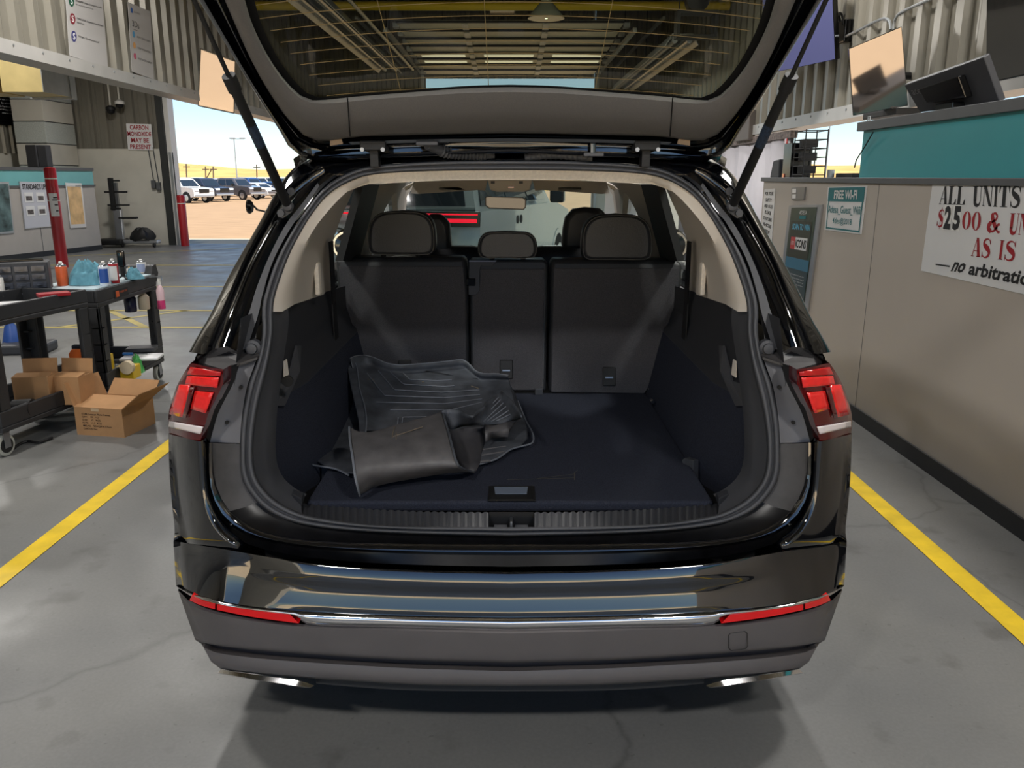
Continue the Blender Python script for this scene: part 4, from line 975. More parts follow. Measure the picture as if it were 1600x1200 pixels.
# --- wifi sign
wq = [(1294.8,292.1),(1355.8,290.4),(1346.5,366.4),(1289.3,359)]
m_tealp = M('teal print', (8, 112, 118), 0.5)
ws, P = sign_on(XC - .001, wq, 'wifi_sign', 'white and teal FREE WI-FI notice with network name on the counter front', 'sign', th=-.004)
off = Vector((-.0055, 0, 0)); off2 = Vector((-.007, 0, 0))
rowquad(P, .02, .33, .03, .97, m_tealp, ws, off, 'heading_band')
rowtext(P, 'FREE WI-FI', .08, .28, .20, .80, m_paper, ws, off2, bold=.03)
rowtext(P, 'Adesa_Guest_Wifi', .42, .62, .07, .93, m_tealp, ws, off2, bold=.008)
rowtext(P, '4des@2018', .69, .86, .22, .74, m_tealp, ws, off2, bold=.008)
rowquad(P, .93, .965, .04, .96, m_tealp, ws, off, 'border_line'); rowquad(P, .33, .965, .93, .955, m_tealp, ws, off, 'border_line'); rowquad(P, .33, .965, .04, .06, m_tealp, ws, off, 'border_line')
# --- snap-frame poster
pq = [(1237,322),(1284,320),(1257,520),(1218,500)]
po, P = sign_on(XC - .001, [(1235,321),(1287,319.5),(1259,522),(1215,497)], 'poster_frame', 'tall aluminium snap frame with dark green SCAN TO WIN poster beside the car', 'poster', m_silv, th=-.012)
off = Vector((-.0135, 0, 0)); off2 = Vector((-.015, 0, 0)); off3 = Vector((-.0165, 0, 0))
rowquad(P, .02, 1, .10, .88, M('dark green poster', (44, 62, 46), 0.3, var=0.3, vscale=5), po, off, 'poster_sheet')
rowtext(P, 'ADESA', .045, .075, .38, .62, m_paper, po, off2); rowquad(P, .085, .11, .40, .60, m_tealp, po, off2, 'print_block')
rowquad(P, .13, .43, .16, .80, M('olive print', (50, 52, 36), 0.4), po, off2, 'print_block')
rowtext(P, 'SCAN TO WIN', .15, .20, .22, .76, M('sky blue print', (96, 178, 206), 0.5), po, off3, bold=.03)
rowquad(P, .26, .36, .22, .37, M('red print block', (190, 60, 60), 0.5), po, off3, 'print_block'); rowtext(P, 'LEGO', .295, .325, .24, .35, m_paper, po, off3 + Vector((-.0015, 0, 0)))
rowquad(P, .26, .36, .37, .74, m_paper, po, off3, 'print_block'); rowtext(P, 'ICONS', .275, .345, .39, .72, m_ink, po, off3 + Vector((-.0015, 0, 0)), bold=.03)
rowquad(P, .43, .52, .12, .86, M('blue print', (52, 110, 138), 0.4), po, off2, 'print_block')
rowquad(P, .52, .86, .12, .86, M('slate print', (42, 62, 68), 0.4), po, off2, 'print_block')
for i, (r, tx) in enumerate(((.56, 'Scan the code below and enter your'), (.585, 'details for a chance to win one of'), (.61, 'our monthly prizes. Open to all'), (.635, 'registered dealers in the lane'), (.70, 'No purchase necessary to enter'), (.725, 'see rules for details'))):
    rowtext(P, tx, r, r + .014, .20, .78, m_paper, po, off3)
# --- safety sign, socket
sq = [(1195,296),(1212,294.5),(1206,384),(1189,373)]
ss, P = sign_on(XC - .001, sq, 'safety_sign', 'narrow white FOR YOUR SAFETY notice at the far end of the counter', 'sign', th=-.004)
for i, tx in enumerate(('FOR YOUR', 'SAFETY', 'AND OURS', 'PLEASE', 'DO NOT DRIVE', 'VEHICLES', 'INSIDE', 'LANES')):
    rowtext(P, tx, .05 + i * .118, .12 + i * .118, .12 + (.1 if len(tx) < 7 else 0), .88 - (.1 if len(tx) < 7 else 0), m_ink, ss, Vector((-.0055, 0, 0)), bold=.03)
ob, P = sign_on(XC - .001, [(1239,293.5),(1260,292),(1258,312),(1239,312.5)], 'wall_socket', 'steel double socket plate under the counter edge above the snap frame poster', 'socket', m_steel, th=-.012)
for r in (.1, .55): rowquad(P, r, r + .32, .08, .38, m_paper, ob, Vector((-.0135, 0, 0)), 'outlet')
# --- things on the counter
zc = zt + .03
def cpt(u, X=XC + .12): 
    return onX(u, 285, X)
q = cpt(1222); o = MB().prism([Vector((XC + .06, q.y + dy, zc + dz)) for dy, dz in ((.16, 0), (.10, .14), (-.06, .15), (-.08, 0))], (.14, 0, 0)).build('scanner_dock', m_dplas, bevel=.008); tag(o, 'small black slanted box at the far end of the counter top', 'box')
q = cpt(1240); tw = thing('computer_tower', 'upright black tower with red corner beside the wire rack on the counter', 'computer', (XC + .13, q.y, zc))
MB().box(XC + .05, XC + .22, q.y - .10, q.y + .10, zc, zc + .27).build('case', m_gblack, tw, bevel=.004); MB().box(XC + .045, XC + .05, q.y + .03, q.y + .08, zc, zc + .03).build('red_sticker', m_red, tw)
MB().box(XC + .05, XC + .06, q.y + .05, q.y + .10, zc + .27, zc + .31).build('red_light', m_red, tw)
q = cpt(1258); wr = thing('wire_rack', 'tall open black wire rack standing on the counter against the sky', 'rack', (XC + .13, q.y, zc)); y0, y1 = q.y + .11, q.y - .13
for yy in (y0, y1):
    for xx in (XC + .05, XC + .22): MB().tube([(xx, yy, zc), (xx, yy, zc + .36)], .005, 6).build('upright', m_black, wr)
for k in range(6):
    z = zc + .02 + k * .066
    MB().tube([(XC + .05, y0, z), (XC + .05, y1, z), (XC + .22, y1, z), (XC + .22, y0, z), (XC + .05, y0, z)], .004, 6).build('shelf_wire', m_black, wr)
for k in range(3):
    z = zc + .03 + k * .10; MB().box(XC + .08, XC + .2, y0 - .1, y0 - .02, z, z + .06).build('holder', m_black, wr)
q = cpt(1301); o = MB().lathe([(.025, 0), (.025, .055)], (XC + .1, q.y, zc), 16).build('pen_cup', m_galv, smooth=True); tag(o, 'short grey metal cup on the counter beside the teal upstand', 'cup')
q = cpt(1312); o = MB().box(XC + .14, XC + .2, q.y - .16, q.y + .14, zc, zc + .03).build('cable_tray', m_black, bevel=.004); tag(o, 'flat black bar lying on the counter behind the metal cup', 'bar')
q = onX(1475, 190, XC + .1)
mn = thing('monitor', 'black computer monitor seen from behind on top of the teal upstand', 'monitor', (XC + .12, q.y, 1.855))
A = [onX(1422,159, XC + .02), onX(1505,143, XC + .02), onX(1531,180, XC + .06), onX(1441,195, XC + .06)]
A = [Vector((XC + .00, q.y + .30, 2.02)), Vector((XC + .10, q.y - .30, 2.09)), Vector((XC + .2, q.y - .32, 1.875)), Vector((XC + .08, q.y + .24, 1.868))]
bk = MB().prism(A, (.03, 0, .02)).build('monitor_back', m_dplas, mn, bevel=.006)
cc = sum(A, Vector()) / 4
MB().prism([cc + (p - cc) * .5 for p in A], (-.04, 0, -.01)).build('rear_housing', m_gblack, mn, bevel=.006)
MB().box(XC + .08, XC + .2, q.y - .10, q.y + .08, 1.855, 1.90).build('stand', m_gblack, mn, bevel=.006)
lettering('acer', A[3].lerp(A[0], .62) + (A[2] - A[3]) * .06 + Vector((-.004, 0, .001)), (A[2] - A[3]) * .16, (A[0] - A[3]) * .16, m_steel, mn)
# --- screens on the walls
def tv(quad, D, name, label, mat, th=.06, bez=.02, bracket=None, face=None):
    """screen at depth D; face = the way it looks (unit normal), else along the wall"""
    cu_, cv_ = sum(q[0] for q in quad) / 4, sum(q[1] for q in quad) / 4
    c0 = CAM + ray(cu_, cv_) * D; nf = Vector(face).normalized()
    P = [CAM + ray(u, v) * ((c0 - CAM).dot(nf) / ray(u, v).dot(nf)) for u, v in quad]
    n = (P[1] - P[0]).cross(P[3] - P[0]).normalized()
    if n.dot(CAM - P[0]) < 0: n = -n
    c = sum(P, Vector()) / 4; t = thing(name, label, 'television', c)
    MB().prism([p - n * .004 for p in P], -n * th).build('housing', m_gblack, t, bevel=.004)
    MB().prism([c + (p - c) * (1 - bez) for p in P], -n * .003).build('screen', mat, t)
    if bracket is not None:
        MB().tube([c - n * th, Vector((bracket, c.y + .1, c.z))], .03, 8).build('wall_bracket', m_black, t)
    return t
def aim(u, v, D, target):
    c = CAM + ray(u, v) * D; return (CAM - c).normalized() + (Vector(target) - c).normalized()
m_blue = M('idle blue screen', (60, 62, 92), 0.2, emit=(92, 94, 138), estr=0.5)
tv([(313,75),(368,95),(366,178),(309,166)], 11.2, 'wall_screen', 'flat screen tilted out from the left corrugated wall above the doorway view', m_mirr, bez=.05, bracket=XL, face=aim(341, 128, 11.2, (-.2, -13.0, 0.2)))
tv([(1190,-24),(1299,-45),(1305,93),(1196,116)], 7.8, 'wall_screen', 'wide blue lit screen high on the right wall, half hidden by the tailgate', m_blue, bez=.01, face=(-.9, -.45, -.2))
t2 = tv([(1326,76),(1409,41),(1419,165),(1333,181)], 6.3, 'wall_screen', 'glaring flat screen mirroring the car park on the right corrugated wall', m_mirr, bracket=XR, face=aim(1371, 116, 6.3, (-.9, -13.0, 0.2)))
tv([(1541,-60),(1660,-110),(1660,105),(1540,131)], 4.7, 'wall_screen', 'dark switched off screen at the top right corner of the view', m_scr, face=(-.9, -.42, -.12))
# conduits above the screen, outlet box
cd = MB(); 
for pts in (((1305,65),(1340,48),(1380,29),(1390,33),(1392,46)), ((1396,46),(1398,32),(1404,22),(1450,0),(1500,-22))):
    cd.tube(crv([onX(u, v, XR - .06) for u, v in pts], 30), .012, 8, False)
o = cd.build('conduit', m_galv, smooth=True); tag(o, 'bent metal conduits feeding the glaring screen on the right wall', 'conduit')
q = onX(1318, 50, XR - .05); ob = thing('outlet_box', 'black plug adapter on the wall between the blue screen and the glaring screen', 'outlet', q)
MB().box(q.x - .03, q.x + .05, q.y - .10, q.y + .10, q.z - .10, q.z + .10).build('box', m_gblack, ob, bevel=.01)
MB().tube(crv([q + Vector((-.02, .05, .10)), q + Vector((-.05, .03, .16)), q + Vector((-.05, -.05, .14)), q + Vector((-.03, -.07, .05))], 14), .012, 8).build('plug_cable', m_wire, ob, smooth=True)
q = onX(1393, 182, XR - .12)
o = MB().box(XR - .25, XR - .05, q.y - .35, q.y + .25, q.z - .01, q.z + .04).build('sound_bar', m_black, bevel=.008); tag(o, 'thin black bar hanging under the beam below the glaring screen', 'speaker')
q = onX(1168, 205, XR - .05)
o = MB().box(XR - .12, XR - .03, q.y - .3, q.y + .45, q.z - .12, q.z + .25).build('junction_box', M('brown grey box', (96, 88, 82), 0.5), bevel=.01); tag(o, 'small brown control box on the right beam behind the raised tailgate', 'box')
# white curtain hung beyond the counter
cu = thing('curtain', 'white tarpaulin curtain hung from the right beam beyond the counter', 'curtain', (XR, 9.5, 0))
ya, yb2 = onX(1241, 215, XR).y, 13.5; rows = [[], [], []]
for i in range(90):
    y = lerp(ya, yb2, i / 89); dx = .05 * math.sin(i * .55) + .02 * math.sin(i * 1.7)
    rows[0].append(Vector((XR - .02 + dx * .3, y, ZBR - .10))); rows[1].append(Vector((XR - .02 + dx, y, 1.0))); rows[2].append(Vector((XR - .02 + dx, y, .06)))
MB().loft(rows).build('curtain_sheet', M('white tarpaulin', (214, 210, 216), 0.6, var=0.03), cu, smooth=True, solid=.004)
MB().box(XR - .06, XR + .02, ya - .05, yb2, ZBR - .10, ZBR - .02).build('curtain_rail', M('grommet band', (120, 108, 104), 0.6, var=0.7, vscale=22), cu)
MB().tube([(XR - .03, ya - .03, ZBR - .05), (XR - .03, ya - .03, 1.75)], .02, 8).build('pull_strap', m_black, cu)
o = MB().box(2.6, 2.75, YE + .5, YE + .9, 0, 1.5).build('white_panel', m_wht); tag(o, 'white panel standing just behind the end of the counter', 'panel')
# ------------------------------------------------------------------ left wall: signs
XG = XL + .064
def lsign(quad, name, label):
    P = [onX(u, v, XG) for u, v in quad]; c = sum(P, Vector()) / 4
    t = thing(name, label, 'sign', c); MB().prism(P, (-.006, 0, 0)).build('board', M('grey white sign', (178, 176, 174), 0.5, var=0.02), t); return t, P
s5, P = lsign([(98,-75),(155,-62),(169,106),(109,87)], 'lane_sign', 'larger white sign with three coloured S circles on the left corrugated wall')
def disc(P, r, c, w, mat, par, txt=None, off=oL):
    f = lambda rr, cc: P[0].lerp(P[1], cc).lerp(P[3].lerp(P[2], cc), rr) + off
    o = f(r, c); ex = (P[1] - P[0]).normalized() * w; ey = (P[0] - P[3]).normalized() * w
    MB().add([o + ex * math.cos(a) + ey * math.sin(a) for a in [2 * math.pi * i / 24 for i in range(24)]], [tuple(range(24))]).build('emblem_disc', mat, par)
    if txt: lettering(txt, o - ex * .45 - ey * .6 + Vector((.0015, 0, 0)), ex * .9, ey * 1.2, m_paper, par, bold=.02)
for r, colr, a, b in ((.435, (30, 84, 62), 'STRAIGHTEN - Arrange all necessary items so that', 'they can be easily selected for use.'), (.605, (126, 34, 50), 'STANDARDIZE - Standardize the best practices in', 'the work area.'), (.775, (52, 54, 112), 'SUSTAIN - "Do without being told"', None)):
    disc(P, r + .02, .13, .052, M('emblem ink', colr, 0.5), s5, 'S')
    rowtext(P, a, r - .005, r + .018, .24, .95 if b else .80, m_ink, s5, oL, bold=.01)
    if b: rowtext(P, b, r + .03, r + .05, .24, .24 + .013 * len(b), m_ink, s5, oL)
rowtext(P, 'SORT - Eliminate what is not needed', .29, .312, .36, .92, m_ink, s5, oL); rowtext(P, 'and keep the lane clear.', .325, .345, .36, .72, m_ink, s5, oL)
s3, P = lsign([(200,3),(235,18),(240.5,124),(206.5,112)], 'lane_sign', 'narrower white 3Ds sign with three coloured dots on the left corrugated wall')
disc(P, .10, .13, .03, M('emblem ink', (44, 92, 160), 0.5), s3); rowtext(P, 'COX AUTOMOTIVE', .095, .12, .22, .5, m_ink, s3, oL)
rowtext(P, '3Ds', .24, .33, .12, .42, m_ink, s3, oL); rowquad(P, .365, .37, .12, .34, m_ink, s3, oL, 'underline')
for r, colr, a in ((.44, (84, 150, 190), "DON'T CREATE A DEFECT"), (.60, (214, 158, 92), "DON'T PASS A DEFECT"), (.755, (186, 84, 112), "DON'T ACCEPT A DEFECT")):
    disc(P, r, .16, .035, M('emblem ink', colr, 0.5), s3); rowtext(P, a, r + .0, r + .03, .30, .93, m_ink, s3, oL)
# carbon monoxide sign on the front wall (faces the camera)
YS = YF - .03
def fsign(quad, name, label, cat='sign', mat=m_paper, Y=YS):
    P = [onY(u, v, Y) for u, v in quad]; t = thing(name, label, cat, sum(P, Vector()) / 4)
    MB().prism(P, (0, .03, 0)).build('board', mat, t); return t, P
co, P = fsign([(197,193),(236,194),(239.5,235),(200,234)], 'warning_sign', 'white sign with red CARBON MONOXIDE MAY BE PRESENT letters beside the far doorway')
for i, (tx, c0, c1) in enumerate((('CARBON', .14, .88), ('MONOXIDE', .03, .97), ('MAY BE', .16, .86), ('PRESENT', .10, .92))):
    rowtext(P, tx, .05 + i * .245, .225 + i * .245, c0, c1, m_inkr, co, Vector((0, -.006, 0)), bold=.02)
for u, v, lab in ((173, 172, 'black dome camera on the conduit left of the other dome'), (187, 163, 'white dome camera just above the carbon monoxide sign')):
    q = onY(u, v, YF - .2); dm = thing('dome_camera', lab, 'camera', q, group='security domes on the front wall')
    MB().lathe([(.03, .10), (.10, .06), (.10, .0)], q, 16).build('camera_housing', m_wht if u > 180 else m_black, dm, smooth=True); MB().lathe([(.09, 0), (.075, -.06), (.02, -.09)], q, 16).build('camera_dome', m_gblack, dm, smooth=True)
    MB().tube([q + Vector((0, 0, .1)), q + Vector((0, 0, 1.2)), q + Vector((0, .215, 1.2))], .02, 8).build('camera_pole', m_wall, dm)
for u, v in ((240, 288), (248, 291)):
    q = onY(u, v, YF - .04); ob = thing('switch_box', 'grey switch box at the end of the left conduit by the far doorway' if u < 244 else 'grey switch box at the end of the right conduit by the far doorway', 'switch', q, group='switch boxes on the front wall')
    MB().box(q.x - .045, q.x + .045, q.y - .04, q.y + .04, q.z - .09, q.z + .09).build('box', m_slate, ob, bevel=.01); MB().tube([q + Vector((0, .02, .09)), q + Vector((-.05, .02, .85))], .012, 6).build('switch_conduit', m_slate, ob)
# block pier in the corner and the sheet-metal duct
pr = thing('block_pier', 'stacked grey block pier with speckled lower courses in the far left corner', 'pier', (-10.1, 16.6, 0))
for k in range(10):
    z = k * .44; MB().box(-10.35, -9.70, 15.9, 17.1, z + .01, z + .43).build('block_course', m_block if k < 4 or k % 2 else m_wall, pr, bevel=.006)
MB().box(-10.33, -9.72, 15.92, 17.08, .0, 4.4).build('mortar_core', m_slate, pr)
du = thing('sheet_metal_duct', 'galvanised air duct hung beyond the left beam, warm light painted on its near side', 'duct', (-7.6, 11, 3.0))
MB().box(-6.85, -6.30, 9.75, 10.45, 2.63, 3.2).build('duct_section', M('duct with warm light painted', (206, 186, 128), 0.45, 0.3, var=0.1, vscale=4), du)  # warm light on the near faces is put into the duct colours
MB().box(-6.88, -6.28, 10.45, 10.6, 2.60, 3.2).build('duct_flange', m_galv, du); MB().box(-6.30, -6.29, 9.75, 10.45, 2.63, 3.2).build('duct_side', m_galv, du); MB().box(-7.6, -6.95, 9.75, 10.45, 2.63, 3.2).build('duct_section', M('left duct in warm light tint', (196, 170, 110), 0.5, 0.3), du)
MB().tube([(-7.3, 10, 3.2), (-7.3, 10, ZC)], .02, 6).build('duct_hanger', m_frame, du); MB().tube([(-6.5, 10, 3.2), (-6.5, 10, ZC)], .02, 6).build('duct_hanger', m_frame, du)
# ------------------------------------------------------------------ partition desk with posters at the far left
pa, pb = Vector((-8.80, 15.85, 0)), Vector((-10.3, 9.9, 0)); ax = (pa - pb).normalized(); nx = Vector((ax.y, -ax.x, 0))
L = (pa - pb).length
def pt_(s, z, d=0.0): return pb + ax * s + nx * d + Vector((0, 0, z))
def onP(u, v, d=0.0):
    rr = ray(u, v); o = pb + nx * d; return CAM + rr * ((o - CAM).dot(nx) / rr.dot(nx))
ps = thing('partition_desk', 'grey panelled partition with pale teal top band at the far left', 'partition', pb.lerp(pa, .5))
def pbox(s0, s1, z0, z1, d0, d1, name, mat, par): return MB().prism([pt_(s0, z0, d0), pt_(s1, z0, d0), pt_(s1, z1, d0), pt_(s0, z1, d0)], nx * (d1 - d0)).build(name, mat, par)
pbox(0, L, 0, 1.32, 0, -.2, 'partition_body', M('pale grey laminate', (178, 172, 166), 0.45, var=0.03), ps); pbox(0, L, 1.36, 1.64, .0, -.18, 'teal_band', m_tealf, ps)
pbox(0, L + .02, 1.32, 1.36, .02, -.2, 'band_edge', m_slate, ps); pbox(0, L + .02, 1.64, 1.70, .02, -.2, 'band_cap', m_slate, ps); pbox(0, L, 0, .10, .012, 0, 'partition_skirting', m_base, ps)
s_ = (onP(65, 370) - pb).dot(ax); pbox(s_ - .006, s_ + .006, .1, 1.32, .004, 0, 'panel_seam', m_slate, ps)
def pposter(quad, name, label, inner, fr=.07):
    P = [onP(u, v, .02) for u, v in quad]; t = thing(name, label, 'poster', sum(P, Vector()) / 4)
    MB().prism(P, nx * -.02).build('frame', m_silv, t); c = sum(P, Vector()) / 4
    Q = [c + (p - c) * (1 - fr) + nx * .003 for p in P]; MB().add(Q, [(0,1,2,3)]).build('poster_sheet', inner, t); return t, Q
pposter([(102,285.5),(127.5,286.5),(135,355),(110,356.5)], 'poster_frame', 'narrow silver framed sandy brown poster right of the red bollard', M('sandy poster', (214, 176, 124), 0.25, var=0.25, vscale=6), .16)
sp_, P = pposter([(30,283.5),(82,285),(90,353),(39,358)], 'notice_board', 'silver framed STANDARDS UPDATE board behind the red bollard', M('grey glossy sheet', (196, 198, 208), 0.25), .03)
rowtext(P, 'STANDARDS UPDATE', .03, .16, .05, 1.0, m_ink, sp_, nx * .004, bold=.03)
for i in range(4):
    r, c = .22 + .30 * (i // 2), .08 + .36 * (i % 2)
    rowquad(P, r, r + .22, c, c + .26, m_paper, sp_, nx * .004, 'print_photo'); rowquad(P, r + .08, r + .18, c + .04, c + .22, M('dark print', (92, 84, 82), 0.5, var=0.6, vscale=30), sp_, nx * .006, 'photo_subject')
pposter([(-35,284),(14,284),(22.5,364),(-25,368)], 'poster_frame', 'silver framed teal landscape poster cut by the left edge of the view', M('landscape poster', (84, 106, 108), 0.25, var=0.7, vscale=5), .08)
q = onP(68, 242, -.1); sk = thing('loudspeaker', 'black box loudspeaker standing on the far left partition', 'speaker', pt_((q - pb).dot(ax), 1.70, -.1))
s0 = (onP(57, 242) - pb).dot(ax); MB().prism([pt_(s0, 1.70, 0), pt_(s0 + .34, 1.70, .05), pt_(s0 + .34, 2.12, .05), pt_(s0, 2.12, 0)], nx * -.25).build('cabinet', m_dplas, sk, bevel=.02)
MB().prism([pt_(s0 + .02, 1.72, .012), pt_(s0 + .20, 1.72, .034), pt_(s0 + .20, 2.10, .034), pt_(s0 + .02, 2.10, .012)], nx * .006).build('grille', m_black, sk)
bp = [onX(u, v, XO + .1) for u, v in ((-40,130),(36,141),(41,197),(-36,193))]
bs_ = thing('policy_board', 'black board with white arbitration policy text on the far left wall', 'sign', sum(bp, Vector()) / 4)
MB().prism(bp, (-.02, 0, 0)).build('board', m_gblack, bs_)
for i, (tx, c0, c1) in enumerate((('AMS Arbitration Policies', .3, .9), ('Vehicle Pre Certified', .45, .88), ('NAAA post sale 2023, wifi, and 7 day', .3, .95), ('for arbitration', .5, .75), ('All Vehicle Purchase Plus Certified', .3, .95), ('eligible and 14 day 500 mile guarantee', .3, .97), ('other conditions apply', .5, .85))):
    rowtext(bp, tx, .12 + i * .09, .17 + i * .09, c0, c1, m_paper, bs_, Vector((.004, 0, 0)))
# bollards
def bollard(x, y, h, r, lab, sticker=False, z=0):
    b = thing('bollard', lab, 'bollard', (x, y, z), group='red bollards')
    mr = M('red bollard sleeve', (168, 24, 34), 0.35, var=0.05)
    MB().lathe([(r, 0), (r, h - .03), (r * .85, h), (0.001, h + .01)], (x, y, z), 24).build('sleeve', mr, b, smooth=True, angle=50)
    MB().lathe([(r * 1.01, h - .19), (r * 1.01, h - .17)], (x, y, z), 24).build('reflective_band', m_wht, b)
    if sticker:
        MB().lathe([(r * 1.01, h - .55), (r * 1.01, h - .53)], (x, y, z), 24).build('reflective_band', m_wht, b)
        st = MB(); n = 10
        st.loft([[Vector((x + r * 1.03 * math.sin(a), y - r * 1.03 * math.cos(a), zz_)) for a in [R(-15 + 80 * i / n) for i in range(n + 1)]] for zz_ in (h - .80, h - .42)])
        lb = st.build('sticker', m_paper, b)
        for zz0, a0, a1 in ((h - .50, 25, 62), (h - .54, 15, 62), (h - .62, 30, 62), (h - .72, 35, 60)):
            MB().loft([[Vector((x + r * 1.045 * math.sin(a), y - r * 1.045 * math.cos(a), z_)) for a in [R(a0 + (a1 - a0) * i / 6) for i in range(7)]] for z_ in (zz0, zz0 + .02)]).build('printed_line', m_ink, lb)
bollard(-7.75, 12.3, 1.67, .095, 'tall red bollard with a torn white sticker standing in front of the far partition', True)
q = onZ(290, 386, -.03); bollard(q.x, q.y, 1.15, .09, 'short red bollard outside the far doorway', z=-.03)
# broom and screen trolley
br_ = thing('broom', 'orange handled broom leaning in the far corner', 'broom', onZ(166, 383, 0))
q = onZ(166, 381, 0); q = Vector((q.x, YF - .12, 0)); MB().tube([q, q + Vector((.0, .08, 1.45))], .015, 8).build('handle', M('orange wood', (178, 112, 74), 0.6), br_); MB().box(q.x - .15, q.x + .15, q.y - .04, q.y + .04, 0, .1).build('broom_head', m_black, br_, bevel=.01)
b0 = onZ(196, 385, 0); x0, y0 = b0.x, 16.5
tr = thing('screen_trolley', 'silver post trolley with black mounting arms and wheeled base by the far wall', 'trolley', (x0, y0, 0))
MB().box(x0 - .09, x0 + .09, y0 - .05, y0 + .05, .12, .85).build('post', m_silv, tr, bevel=.02); MB().box(x0 - .12, x0 - .02, y0 - .06, y0 + .02, .80, 1.50).build('mount_rail', m_black, tr, bevel=.01); MB().box(x0 + .0, x0 + .06, y0 - .05, y0 + .02, .85, 1.4).build('post_extension', m_steel, tr)
for z, w0, w1 in ((1.18, -.22, .28), (.90, -.18, .30), (1.42, -.05, .14), (.82, -.12, .10)): MB().box(x0 + w0, x0 + w1, y0 - .07, y0 - .04, z, z + .035).build('mount_arm', m_black, tr)
MB().box(x0 + .05, x0 + .42, y0 - .12, y0 + .05, .62, .66).build('shelf', m_black, tr, bevel=.01)
MB().box(x0 - .45, x0 + .85, y0 - .10, y0 + .10, .08, .16).build('trolley_base', m_silv, tr, bevel=.02); MB().box(x0 - .5, x0 + .1, y0 - .22, y0 + .2, .06, .18).build('base_cover', m_black, tr, bevel=.03)
for dx in (-.42, .08, .78): MB().lathe([(.045, -.02), (.05, 0), (.045, .02)], (x0 + dx, y0 - .12, .05), 12, 'X').build('caster', m_black, tr)
bg_ = MB(); random.seed(3)
rr = [[Vector((x0 + .48 + .26 * r_ * math.cos(a) * (1 + .2 * math.sin(3 * a)), y0 - .02 + .16 * r_ * math.sin(a), .16 + hgt + .03 * math.sin(4 * a))) for a in [2 * math.pi * i / 20 for i in range(20)]] for r_, hgt in ((1, .0), (1.05, .06), (.85, .16), (.45, .24), (.05, .25))]
o = bg_.loft(rr, cu=True).build('tool_bag', m_black, smooth=True); tag(o, 'crumpled black bag on the base of the screen trolley', 'bag')
# ------------------------------------------------------------------ rubber mats in the boot
m_mat = M('dusty black rubber mat', (72, 75, 81), 0.6, var=0.45, vscale=16, bump=0.12, bscale=300, detail=8)
m_mat2 = M('worn grey rubber mat', (92, 90, 91), 0.45, var=0.22, vscale=22, bump=0.10, bscale=350, detail=8)
m_rib = M('worn mat rib', (116, 120, 128), 0.5)
m_scf = M('dried mud scuff', (112, 102, 88), 0.9)
def c7(x, y): return (520 + x / 4.848, 540 + y / 4.848)
# lowest mat, mostly hidden, corners showing left and right
mb_ = thing('floor_mat', 'bottom rubber mat of the boot pile, only its scuffed corners showing', 'car mat', onZ(640, 700, ZF), group='rubber floor mats in the boot')
rws = [((540,562),.83,(800,598),.745), ((533,610),.73,(809,628),.70), ((524,655),.685,(820,655),.675), ((500,702),.670,(833,692),.668), ((484,725),.668,(800,703),.668), ((524,734),.667,(775,719),.667), ((545,744),.666,(745,728),.666)]
rows = []
for (l, zl, r, zr) in rws:
    a, b = onZ(*l, zl), onZ(*r, zr); rows.append([a.lerp(b, t / 12) + Vector((0, 0, .004 * math.sin(t * 1.3))) for t in range(13)])
MB().loft(rows).build('mat_sheet', m_mat, mb_, smooth=True, angle=180, solid=.006, sub=1)
MB().tube(crv([r[0] + Vector((0, 0, .003)) for r in rows], 40), .003, 6).build('mat_edge', m_rib, mb_, smooth=True)
MB().tube(crv([r[-1] + Vector((0, 0, .003)) for r in rows[1:]], 40), .003, 6).build('mat_edge', m_rib, mb_, smooth=True)
for a, b in (((754,703),(790,698)), ((752,712),(788,706)), ((750,722),(766,720))):
    MB().tube([onZ(*a, .675), onZ(*b, .675)], .004, 6).build('mat_rib', m_mat2, mb_, smooth=True)
# ribbed mat leaning on the seat back
P1, P2, P3 = onZ(560, 560, .825), onZ(795, 588, .755), onZ(640, 674, .685)
pn = (P2 - P1).cross(P3 - P1).normalized()
if pn.dot(CAM - P1) < 0: pn = -pn
def onM(u, v, off=0.0):
    d = ray(u, v); o = P1 + pn * off; return CAM + d * ((o - CAM).dot(pn) / d.dot(pn))
ma = thing('floor_mat', 'large black rubber mat with long moulded ribs leaning against the left seat back', 'car mat', P3, group='rubber floor mats in the boot')
topl = px([c7(125,100), c7(170,80), c7(240,76), c7(310,90), c7(400,130), c7(500,148), c7(640,140), c7(780,128), c7(880,118), c7(980,108), c7(1030,135), c7(1080,190), c7(1140,213), c7(1230,213), c7(1330,225)], 34)
botl = px([c7(240,655), c7(400,660), c7(600,640), c7(800,600), c7(1000,580), c7(1250,560), c7(1400,520)], 34)
rows = []
for t, o in ((-.0, .035), (.05, .028), (.10, .008), (.18, .0), (.35, .0), (.55, .0), (.8, .0), (1, .0)):
    row = []
    for i, ((u0, v0), (u1, v1)) in enumerate(zip(topl, botl)):
        e = max(0, 1 - i / 3.0) * .03 + max(0, (i - 27) / 6) * .03
        row.append(onM(lerp(u0, u1, t), lerp(v0, v1, t), o + e))
    rows.append(row)
MB().loft(rows).build('mat_sheet', m_mat, ma, smooth=True, angle=180, solid=.006, sub=1)
flap = [c7(125,100), c7(165,115), c7(185,180), c7(205,330), c7(240,450), c7(255,560), c7(250,655), c7(200,650), c7(195,560), c7(165,430), c7(130,270), c7(115,180)]
MB().prism([onM(u, v, .036) for u, v in flap], pn * -.01).build('mat_side_wall', m_mat, ma, bevel=.003)
MB().tube(crv([onM(u, v, .040) for u, v in flap[1:7]], 30), .0022, 6).build('mat_edge', m_rib, ma, smooth=True)
MB().tube([onM(u, v, .037) for u, v in topl], .0026, 6).build('mat_edge', m_rib, ma, smooth=True)
